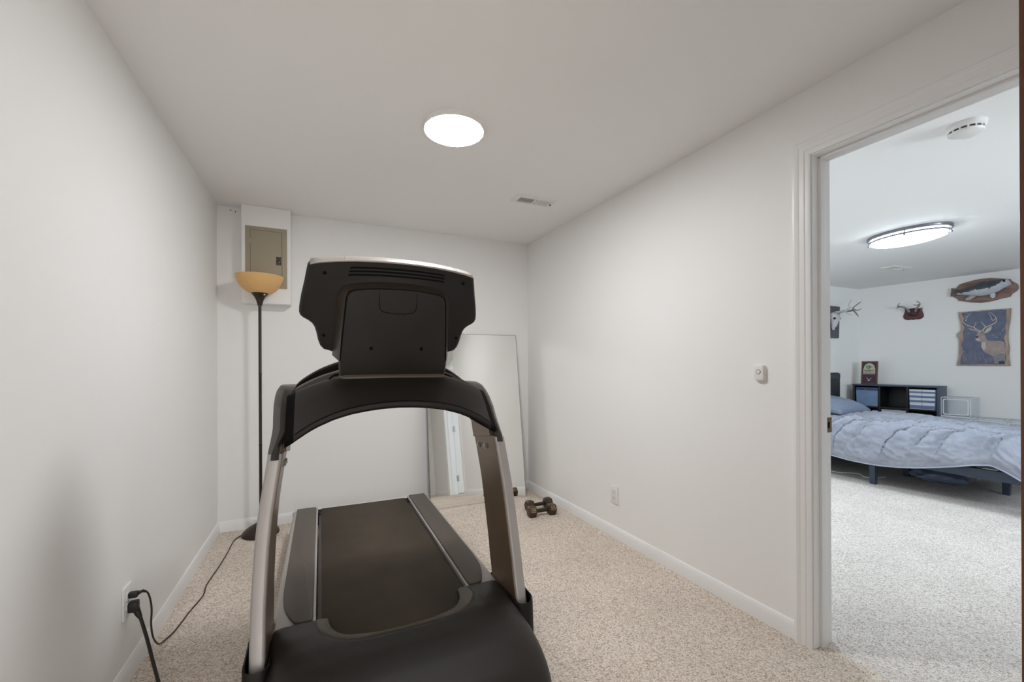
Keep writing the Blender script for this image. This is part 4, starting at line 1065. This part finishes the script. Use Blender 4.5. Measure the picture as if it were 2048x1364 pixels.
# ------------------------------------------------------------------ clear storage boxes by the far wall
BW, BD, BH = 0.272, 0.345, 0.245
def make_box():
    t = thing('storage_box', '', 'storage box')
    x0, x1, y0, y1 = -BW / 2, BW / 2, -BD / 2, BD / 2; th = 0.004
    for q in (((x0, y0, 0), (x0, y1, 0), (x0, y1, BH), (x0, y0, BH)), ((x1, y0, 0), (x1, y1, 0), (x1, y1, BH), (x1, y0, BH)), ((x0, y1, 0), (x1, y1, 0), (x1, y1, BH), (x0, y1, BH)), ((x0, y0, 0), (x1, y0, 0), (x1, y1, 0), (x0, y1, 0)), ((x0, y0, BH), (x1, y0, BH), (x1, y1, BH), (x0, y1, BH))):
        bm = NB(); bm.faces.new([bm.verts.new(p) for p in q]); obj('clear_panel', bm, M['clear'], t)
    bm = NB()
    def bar(*b): box(bm, *b)
    r = 0.006
    for x in (x0, x1 - r):
        for y in (y0, y1 - r): bar(x, x + r, y, y + r, 0.002, BH - 0.002)
    for z in (0.001, BH - r - 0.001):
        for y in (y0, y1 - r): bar(x0, x1, y, y + r, z, z + r)
        for x in (x0, x1 - r): bar(x, x + r, y0, y1, z, z + r)
    obj('box_frame', bm, M['clearrim'], t)
    bm = NB(); loft(bm, [[(p, d, BH / 2 + q) for p, q in rrect(BW / 2 - k, BH / 2 - k - 0.004, 0.02)] for k, d in ((0.018, y0 - 0.001), (0.020, y0 - 0.003), (0.026, y0 - 0.003), (0.028, y0 - 0.001))], True, False)
    fdoor = obj('front_door', bm, M['clearrim'], t)
    bm = NB(); prism(bm, rrect(BW / 2 - 0.022, BH / 2 - 0.026, 0.016), lambda p, q, d: (p, d, BH / 2 + q), y0 - 0.001, y0 + 0.0015); obj('door_pane', bm, M['clear'], fdoor)
    return t
sb = make_box(); first = True
cols_ = (1.146, 1.423, 1.700)
wordsC = {(0, 2): 'clear plastic shoe box on top, right beside the cube organiser', (0, 1): 'clear plastic box directly under the topmost one beside the cube organiser',
          (1, 1): 'clear plastic box with bare lid, second along the wall from the cube organiser', (2, 1): 'clear plastic box at the far end of the row beside the bed',
          (0, 0): 'clear plastic box on the carpet nearest the cube organiser', (1, 0): 'clear plastic box on the carpet in the middle of the row', (2, 0): 'clear plastic box on the carpet at the end of the row'}
for (ci, li), lab in wordsC.items():
    o = sb if first else dup(sb); first = False
    o.location = far(cols_[ci], 0.02 + BD / 2 + 0.004, 0.004 + li * (BH + 0.001)); o.rotation_euler = (0, 0, FAR_RZ)
    tag(o, lab, 'storage box', 'clear boxes along the far wall')

# ------------------------------------------------------------------ wall mounts
# mounted fish
fm = thing('mounted_fish', 'mounted bass on an oval notched wooden plaque', 'fish mount', far(1.33, 0, 2.10), FAR_RZ)
fs, fz = 1.33, 2.10
fb = [(1.097, 2.212), (1.14, 2.228), (1.188, 2.239), (1.24, 2.250), (1.298, 2.255), (1.387, 2.250), (1.467, 2.229), (1.547, 2.207), (1.553, 2.187), (1.566, 2.172), (1.596, 2.146), (1.609, 2.124), (1.612, 2.101), (1.609, 2.078), (1.599, 2.058), (1.58, 2.042), (1.560, 2.028), (1.552, 2.010), (1.543, 1.991), (1.473, 1.979), (1.396, 1.957), (1.297, 1.948), (1.205, 1.965), (1.165, 1.981), (1.091, 2.001), (1.085, 2.024), (1.07, 2.042), (1.046, 2.059), (1.036, 2.08), (1.034, 2.11), (1.040, 2.14), (1.060, 2.165), (1.083, 2.186)]
fl2 = lambda L: [(s - fs, z - fz) for s, z in L]
bm = NB(); pf = lambda a, b, t: (a, -t, b)
loft(bm, [[(a * k, -t, b * k) for a, b in fl2(fb)] for t, k in ((0, 1.0), (0.014, 1.0), (0.022, 0.965))])
obj('plaque_board', bm, M['boardwood'], fm, smooth=25)
tops_ = [(1.085, 2.150), (1.115, 2.135), (1.164, 2.147), (1.238, 2.169), (1.311, 2.189), (1.382, 2.205), (1.45, 2.213), (1.50, 2.214), (1.535, 2.203), (1.555, 2.165)]
bots_ = [(1.085, 2.082), (1.115, 2.072), (1.164, 2.060), (1.238, 2.043), (1.311, 2.030), (1.382, 2.036), (1.45, 2.062), (1.50, 2.098), (1.535, 2.118), (1.555, 2.140)]
bm = NB(); rings = []; NSEG = 36
def dens(L, n=4): return [(p.x, p.y) for p in smooth_pts([(a, b, 0) for a, b in L], n)]
tops_, bots_ = dens(tops_), dens(bots_)
for (s0, z0), (s1, z1) in zip(tops_, bots_):
    cx, cz, r = (s0 + s1) / 2 - fs, (z0 + z1) / 2 - fz, (z0 - z1) / 2
    dp = min(0.055, 0.02 + r * 0.55)
    rings.append([(cx, -0.022 - dp * 0.75 - dp * math.sin(2 * math.pi * k / NSEG), cz + r * math.cos(2 * math.pi * k / NSEG)) for k in range(NSEG)])
R = loft(bm, rings)
for f in bm.faces:
    k = sum((v.co.z for v in f.verts)) / len(f.verts); xx = sum((v.co.x for v in f.verts)) / len(f.verts)
    mid = 0.012 + 0.10 * xx + max(0, xx - 0.09) * 0.75 + 0.012 * noise.noise(Vector((xx * 40, k * 40, 1.0))); f.material_index = 0 if k > mid else 1
obj('fish_body', bm, [M['fishback'], M['fishbelly']], fm, smooth=60)
bm = NB(); prism(bm, fl2([(1.10, 2.145), (1.06, 2.168), (1.032, 2.175), (1.028, 2.12), (1.022, 2.066), (1.05, 2.062), (1.10, 2.080)]), pf, 0.030, 0.042); obj('tail_fin', bm, M['tail'], fm)
bm = NB(); prism(bm, fl2([(1.24, 2.168), (1.275, 2.196), (1.311, 2.205), (1.335, 2.216), (1.356, 2.202), (1.37, 2.200)]), pf, 0.046, 0.054); obj('dorsal_fin', bm, M['fishback'], fm)
bm = NB(); prism(bm, fl2([(1.395, 2.050), (1.388, 2.015), (1.408, 1.988), (1.433, 1.994), (1.436, 2.03), (1.43, 2.052)]), pf, 0.075, 0.082); obj('pectoral_fin', bm, M['fishbelly'], fm)
bm = NB(); prism(bm, fl2([(1.215, 2.052), (1.171, 2.018), (1.165, 1.996), (1.208, 1.990), (1.267, 2.036)]), pf, 0.050, 0.058); obj('anal_fin', bm, M['fishfin'], fm)
bm = NB(); prism(bm, fl2([(1.30, 2.118), (1.345, 2.128), (1.40, 2.105), (1.385, 2.092), (1.33, 2.095)]), pf, 0.098, 0.104); obj('side_fin', bm, M['fishfin'], fm)
bm = NB(); loft(bm, [[((s - fs), -0.06 - 0.03 * math.cos(a), z - fz + r * math.sin(a)) for a in [2 * math.pi * k / 12 for k in range(12)]] for s, z, r in ((1.515, 2.125, 0.012), (1.54, 2.127, 0.012), (1.565, 2.131, 0.006))]); obj('lower_jaw', bm, M['fishbelly'], fm)
bm = NB(); bmesh.ops.create_uvsphere(bm, u_segments=18, v_segments=12, radius=1)
for v in bm.verts: v.co = Vector((1.488 - fs + v.co.x * 0.045 + v.co.z * 0.012, -0.070 + v.co.y * 0.036, 2.150 - fz + v.co.z * 0.040))
obj('gill_cover', bm, M['fishbelly'], fm, smooth=60)
bm = NB(); disc(bm, (1.508 - fs, -0.100, 2.180 - fz), (0, -1, 0), 0.013, 0.008, 16); obj('eye', bm, M['pit'], fm)
bm = NB(); tube(bm, smooth_pts([(1.468 - fs, -0.105, 2.19 - fz), (1.455 - fs, -0.112, 2.15 - fz), (1.462 - fs, -0.108, 2.10 - fz)], 5), 0.003, 6); obj('gill_line', bm, M['fishback'], fm)

# deer picture on a live-edge slab
dp_ = thing('deer_picture', 'picture of a buck printed on a live-edge wood slab below the fish', 'picture', far(1.31, 0, 1.50), FAR_RZ)
ds, dz_ = 1.31, 1.50
sl = [(1.09, 1.849), (1.18, 1.850), (1.284, 1.851), (1.42, 1.851), (1.551, 1.849), (1.548, 1.77), (1.544, 1.698), (1.534, 1.63), (1.527, 1.561), (1.527, 1.49), (1.529, 1.434), (1.535, 1.39), (1.537, 1.345), (1.533, 1.30), (1.532, 1.269), (1.538, 1.20), (1.544, 1.142), (1.335, 1.143), (1.073, 1.146), (1.086, 1.21), (1.093, 1.279), (1.097, 1.36), (1.098, 1.434), (1.096, 1.489), (1.088, 1.507), (1.079, 1.524), (1.075, 1.545), (1.080, 1.568), (1.098, 1.585), (1.113, 1.603), (1.113, 1.645), (1.111, 1.684), (1.107, 1.725), (1.102, 1.766), (1.095, 1.81)]
dl = lambda L: [(s - ds, z - dz_) for s, z in L]
bm = NB(); loft(bm, [[(a * k, -t, b * (1 - (1 - k) * 0.6)) for a, b in dl(sl)] for t, k in ((0, 0.985), (0.010, 1.0), (0.018, 1.0))])
bm.normal_update()
for f in bm.faces: f.material_index = 1 if abs(f.normal.y) < 0.5 else 0
obj('wood_slab', bm, [M['slabwood'], M['bark']], dp_, smooth=25)
def inset(L, k): return [(a * k, b * k) for a, b in L]
bm = NB(); pr = [(1.118, 1.835), (1.2, 1.842), (1.30, 1.838), (1.42, 1.843), (1.515, 1.835), (1.508, 1.76), (1.515, 1.70), (1.500, 1.62), (1.508, 1.55), (1.492, 1.48), (1.505, 1.42), (1.498, 1.33), (1.512, 1.25), (1.500, 1.165), (1.42, 1.158), (1.30, 1.163), (1.20, 1.156), (1.105, 1.162), (1.112, 1.25), (1.135, 1.32), (1.118, 1.42), (1.142, 1.50), (1.130, 1.58), (1.150, 1.64), (1.128, 1.70), (1.138, 1.77)]
prism(bm, dl(pr), pf, 0.0175, 0.0188); obj('print_background', bm, M['print_sky'], dp_)
bm = NB()
def lay(L, o, mi): prism(bm, dl(L), pf, 0.0185, 0.0188 + o, mi)
def stroke(L, w0, w1, o, mi):
    L = [(p.x, p.y) for p in smooth_pts([(a, b, 0) for a, b in L], 4)]; n = len(L); left, right = [], []
    for i, (a, b) in enumerate(L):
        q, r = L[max(0, i - 1)], L[min(n - 1, i + 1)]; dx, dy = r[0] - q[0], r[1] - q[1]; m_ = math.hypot(dx, dy) or 1
        ww = (w0 + (w1 - w0) * i / (n - 1)) / 2; left.append((a - dy / m_ * ww, b + dx / m_ * ww)); right.append((a + dy / m_ * ww, b - dx / m_ * ww))
    loft(bm, [[(a - ds, -(0.0188 + o), b - dz_), (c - ds, -(0.0188 + o), d - dz_)] for (a, b), (c, d) in zip(left, right)], False, False, mi)
lay([(1.279, 1.552), (1.31, 1.563), (1.332, 1.528), (1.35, 1.462), (1.40, 1.456), (1.468, 1.452), (1.497, 1.43), (1.50, 1.32), (1.498, 1.17), (1.414, 1.17), (1.402, 1.259), (1.362, 1.292), (1.323, 1.319), (1.296, 1.393), (1.305, 1.445), (1.274, 1.453), (1.245, 1.474), (1.246, 1.527)], 0.0003, 0)
lay([(1.319, 1.555), (1.346, 1.612), (1.39, 1.645), (1.385, 1.596), (1.346, 1.56)], 0.0005, 1)
lay([(1.274, 1.578), (1.214, 1.602), (1.177, 1.625), (1.2, 1.633), (1.256, 1.599)], 0.0005, 0)
lay([(1.272, 1.60), (1.318, 1.60), (1.332, 1.56), (1.31, 1.50), (1.275, 1.46), (1.25, 1.475), (1.246, 1.51), (1.262, 1.55)], 0.0005, 0)
lay([(1.30, 1.44), (1.335, 1.45), (1.34, 1.38), (1.32, 1.33), (1.30, 1.38)], 0.0006, 1)
lay([(1.246, 1.525), (1.268, 1.528), (1.275, 1.508), (1.262, 1.498), (1.248, 1.503)], 0.0009, 2)
lay([(1.255, 1.498), (1.285, 1.492), (1.28, 1.462), (1.255, 1.470)], 0.0008, 1)
lay([(1.30, 1.572), (1.312, 1.574), (1.312, 1.562), (1.302, 1.562)], 0.0009, 2)
lay([(1.40, 1.25), (1.46, 1.30), (1.495, 1.28), (1.495, 1.17), (1.42, 1.17)], 0.0006, 3)
lay([(1.445, 1.20), (1.495, 1.205), (1.498, 1.165), (1.45, 1.162)], 0.0009, 2)
for L, a, b in (([(1.292, 1.577), (1.265, 1.602), (1.228, 1.641), (1.172, 1.672), (1.14, 1.709), (1.133, 1.743), (1.163, 1.794)], 0.014, 0.004), ([(1.158, 1.724), (1.177, 1.786), (1.21, 1.826)], 0.009, 0.003), ([(1.246, 1.607), (1.239, 1.647), (1.254, 1.705)], 0.010, 0.003), ([(1.31, 1.589), (1.332, 1.626), (1.381, 1.655), (1.42, 1.684), (1.431, 1.715), (1.416, 1.768), (1.371, 1.822)], 0.014, 0.004), ([(1.425, 1.735), (1.399, 1.712), (1.381, 1.765), (1.364, 1.806)], 0.008, 0.003), ([(1.337, 1.636), (1.319, 1.667), (1.297, 1.708)], 0.010, 0.003)):
    stroke(L, a, b, 0.0010, 1)
random.seed(11)
for k in range(34):
    x = random.uniform(1.12, 1.40); z = random.uniform(1.165, 1.22); a = random.uniform(-0.5, 0.5); L_ = random.uniform(0.06, 0.17) * (1.2 if x < 1.25 else 0.7)
    stroke([(x, z), (x + a * L_ * 0.4, z + L_ * 0.6), (max(1.12, min(1.46, x + a * L_)), z + L_)], 0.004, 0.0015, 0.0007, 3)
for x, z in ((1.18, 1.56), (1.43, 1.50), (1.46, 1.55), (1.40, 1.53), (1.49, 1.60), (1.48, 1.58), (1.14, 1.33)):
    lay([(x - 0.016, z), (x, z + 0.009), (x + 0.014, z + 0.002), (x + 0.002, z - 0.008)], 0.0006, 3)
obj('printed_buck', bm, [M['print_deer'], M['print_pale'], M['print_dark'], M['print_grass']], dp_, smooth=0)

# small antler mount on a shield
am = thing('antler_mount', 'small antlers on a dark red shield plaque', 'antler mount', far(0.637, 0, 1.87), FAR_RZ)
as_, az = 0.637, 1.87
sh = [(0.542, 1.955), (0.560, 1.950), (0.578, 1.949), (0.602, 1.956), (0.637, 1.959), (0.672, 1.956), (0.696, 1.949), (0.714, 1.950), (0.733, 1.955), (0.730, 1.925), (0.734, 1.900), (0.742, 1.875), (0.747, 1.852), (0.744, 1.824), (0.725, 1.803), (0.695, 1.794), (0.652, 1.797), (0.637, 1.790), (0.622, 1.797), (0.580, 1.794), (0.550, 1.803), (0.531, 1.824), (0.527, 1.852), (0.533, 1.875), (0.541, 1.900), (0.546, 1.925)]
al = lambda L: [(s - as_, z - az) for s, z in L]
bm = NB(); loft(bm, [[(a * k, -t, b * k) for a, b in al(sh)] for t, k in ((0, 1.0), (0.010, 1.0))]); obj('shield_edge', bm, M['shieldedge'], am, smooth=25)
bm = NB(); loft(bm, [[(a * k, -t, b * k) for a, b in al(sh)] for t, k in ((0.009, 0.975), (0.016, 0.94), (0.020, 0.87))]); obj('shield_face', bm, M['shield'], am, smooth=25)
bm = NB(); bmesh.ops.create_uvsphere(bm, u_segments=18, v_segments=12, radius=1)
for v in bm.verts: v.co = Vector((v.co.x * 0.062, -0.018 + min(0, v.co.y * 0.045), v.co.z * 0.042 + 0.012))
obj('skull_cap', bm, M['fur'], am, smooth=60)
def horn(name, P, r, parent, m):
    bm = NB()
    for L, a, b in P:
        q = smooth_pts(L, 5); n_ = len(q); a, b = a * 1.35, b * 1.5; tube(bm, q, [a + (b - a) * (i / (n_ - 1)) for i in range(n_)], 8)
    return obj(name, bm, m, parent, smooth=60)
horn('antler', [([(-0.030, -0.045, 0.035), (-0.045, -0.07, 0.070), (-0.070, -0.10, 0.098), (-0.100, -0.125, 0.112), (-0.135, -0.13, 0.112)], 0.011, 0.007), ([(-0.125, -0.13, 0.112), (-0.150, -0.13, 0.092)], 0.007, 0.002), ([(-0.128, -0.13, 0.112), (-0.132, -0.12, 0.140), (-0.115, -0.11, 0.168)], 0.007, 0.002)], 0, am, M['antler'])
horn('antler', [([(0.034, -0.045, 0.035), (0.052, -0.07, 0.068), (0.075, -0.10, 0.090), (0.098, -0.12, 0.112), (0.102, -0.125, 0.140), (0.068, -0.12, 0.172)], 0.011, 0.003), ([(0.100, -0.125, 0.122), (0.070, -0.14, 0.112), (0.038, -0.14, 0.124)], 0.007, 0.002)], 0, am, M['antler'])

# deer skull on a weathered board
sm_ = thing('deer_skull_mount', 'bleached deer skull with antlers on a weathered grey board', 'skull mount', (6.835, 3.79, 1.79))
bm = NB(); n = 7
outl_ = [(-0.20, -0.235), (0.195, -0.235), (0.205, -0.05), (0.212, 0.10), (0.222, 0.235), (-0.20, 0.24)]
prism(bm, outl_, pf, 0.0, 0.022); obj('backing_board', bm, M['barnwood'], sm_, bev=0.003)
bm = NB()
secs = [(0.135, 0.040, 0.030, 0.050), (0.125, 0.060, 0.040, 0.055), (0.095, 0.074, 0.050, 0.062), (0.055, 0.080, 0.052, 0.068), (0.025, 0.070, 0.050, 0.066), (-0.005, 0.056, 0.044, 0.060), (-0.045, 0.046, 0.036, 0.054), (-0.085, 0.036, 0.028, 0.048), (-0.11, 0.028, 0.020, 0.044), (-0.12, 0.014, 0.012, 0.042)]
loft(bm, [[(hw * math.cos(a), -0.010 - c_ - dd * math.sin(a), z) for a in [2 * math.pi * k / 16 for k in range(16)]] for z, hw, dd, c_ in secs])
sk = obj('skull', bm, M['bone'], sm_, smooth=60)
for s in (-1, 1):
    bm = NB(); bmesh.ops.create_uvsphere(bm, u_segments=14, v_segments=10, radius=1)
    for v in bm.verts: v.co = Vector((s * 0.058 + v.co.x * 0.018, -0.098 + v.co.y * 0.018, 0.045 + v.co.z * 0.020))
    obj('eye_socket', bm, M['fur'], sk, smooth=60)
bm = NB(); prism(bm, [(-0.014, -0.045), (0.014, -0.045), (0.009, -0.108), (-0.009, -0.108)], pf, 0.080, 0.086); obj('nose_opening', bm, M['fur'], sk)
horn('antler', [([(0.035, -0.09, 0.125), (0.045, -0.14, 0.14), (0.035, -0.20, 0.142), (0.028, -0.25, 0.135), (0.010, -0.30, 0.145), (-0.010, -0.31, 0.165), (0.030, -0.32, 0.20), (0.095, -0.34, 0.245), (0.15, -0.33, 0.262)], 0.013, 0.003), ([(-0.008, -0.31, 0.158), (0.060, -0.32, 0.140), (0.125, -0.32, 0.150), (0.215, -0.30, 0.176)], 0.008, 0.002), ([(0.020, -0.30, 0.140), (0.085, -0.30, 0.100), (0.160, -0.29, 0.060)], 0.009, 0.003)], 0, sm_, M['antler'])
horn('antler', [([(-0.035, -0.09, 0.125), (-0.060, -0.14, 0.13), (-0.080, -0.20, 0.125), (-0.12, -0.28, 0.13), (-0.13, -0.33, 0.165), (-0.13, -0.32, 0.20), (-0.06, -0.30, 0.25), (0.00, -0.29, 0.285)], 0.013, 0.003), ([(-0.12, -0.28, 0.135), (-0.09, -0.30, 0.165), (-0.02, -0.30, 0.18)], 0.008, 0.002), ([(-0.10, -0.26, 0.12), (-0.05, -0.28, 0.085), (0.01, -0.29, 0.075), (0.05, -0.28, 0.078)], 0.008, 0.002)], 0, sm_, M['bone'])

# glass of the added bedroom window
bm = NB(); box(bm, 3.33, 4.29, -1.574, -1.570, 1.18, 2.02); box(bm, 4.31, 5.27, -1.574, -1.570, 1.18, 2.02)
obj('window_pane', bm, M['glass'], win)
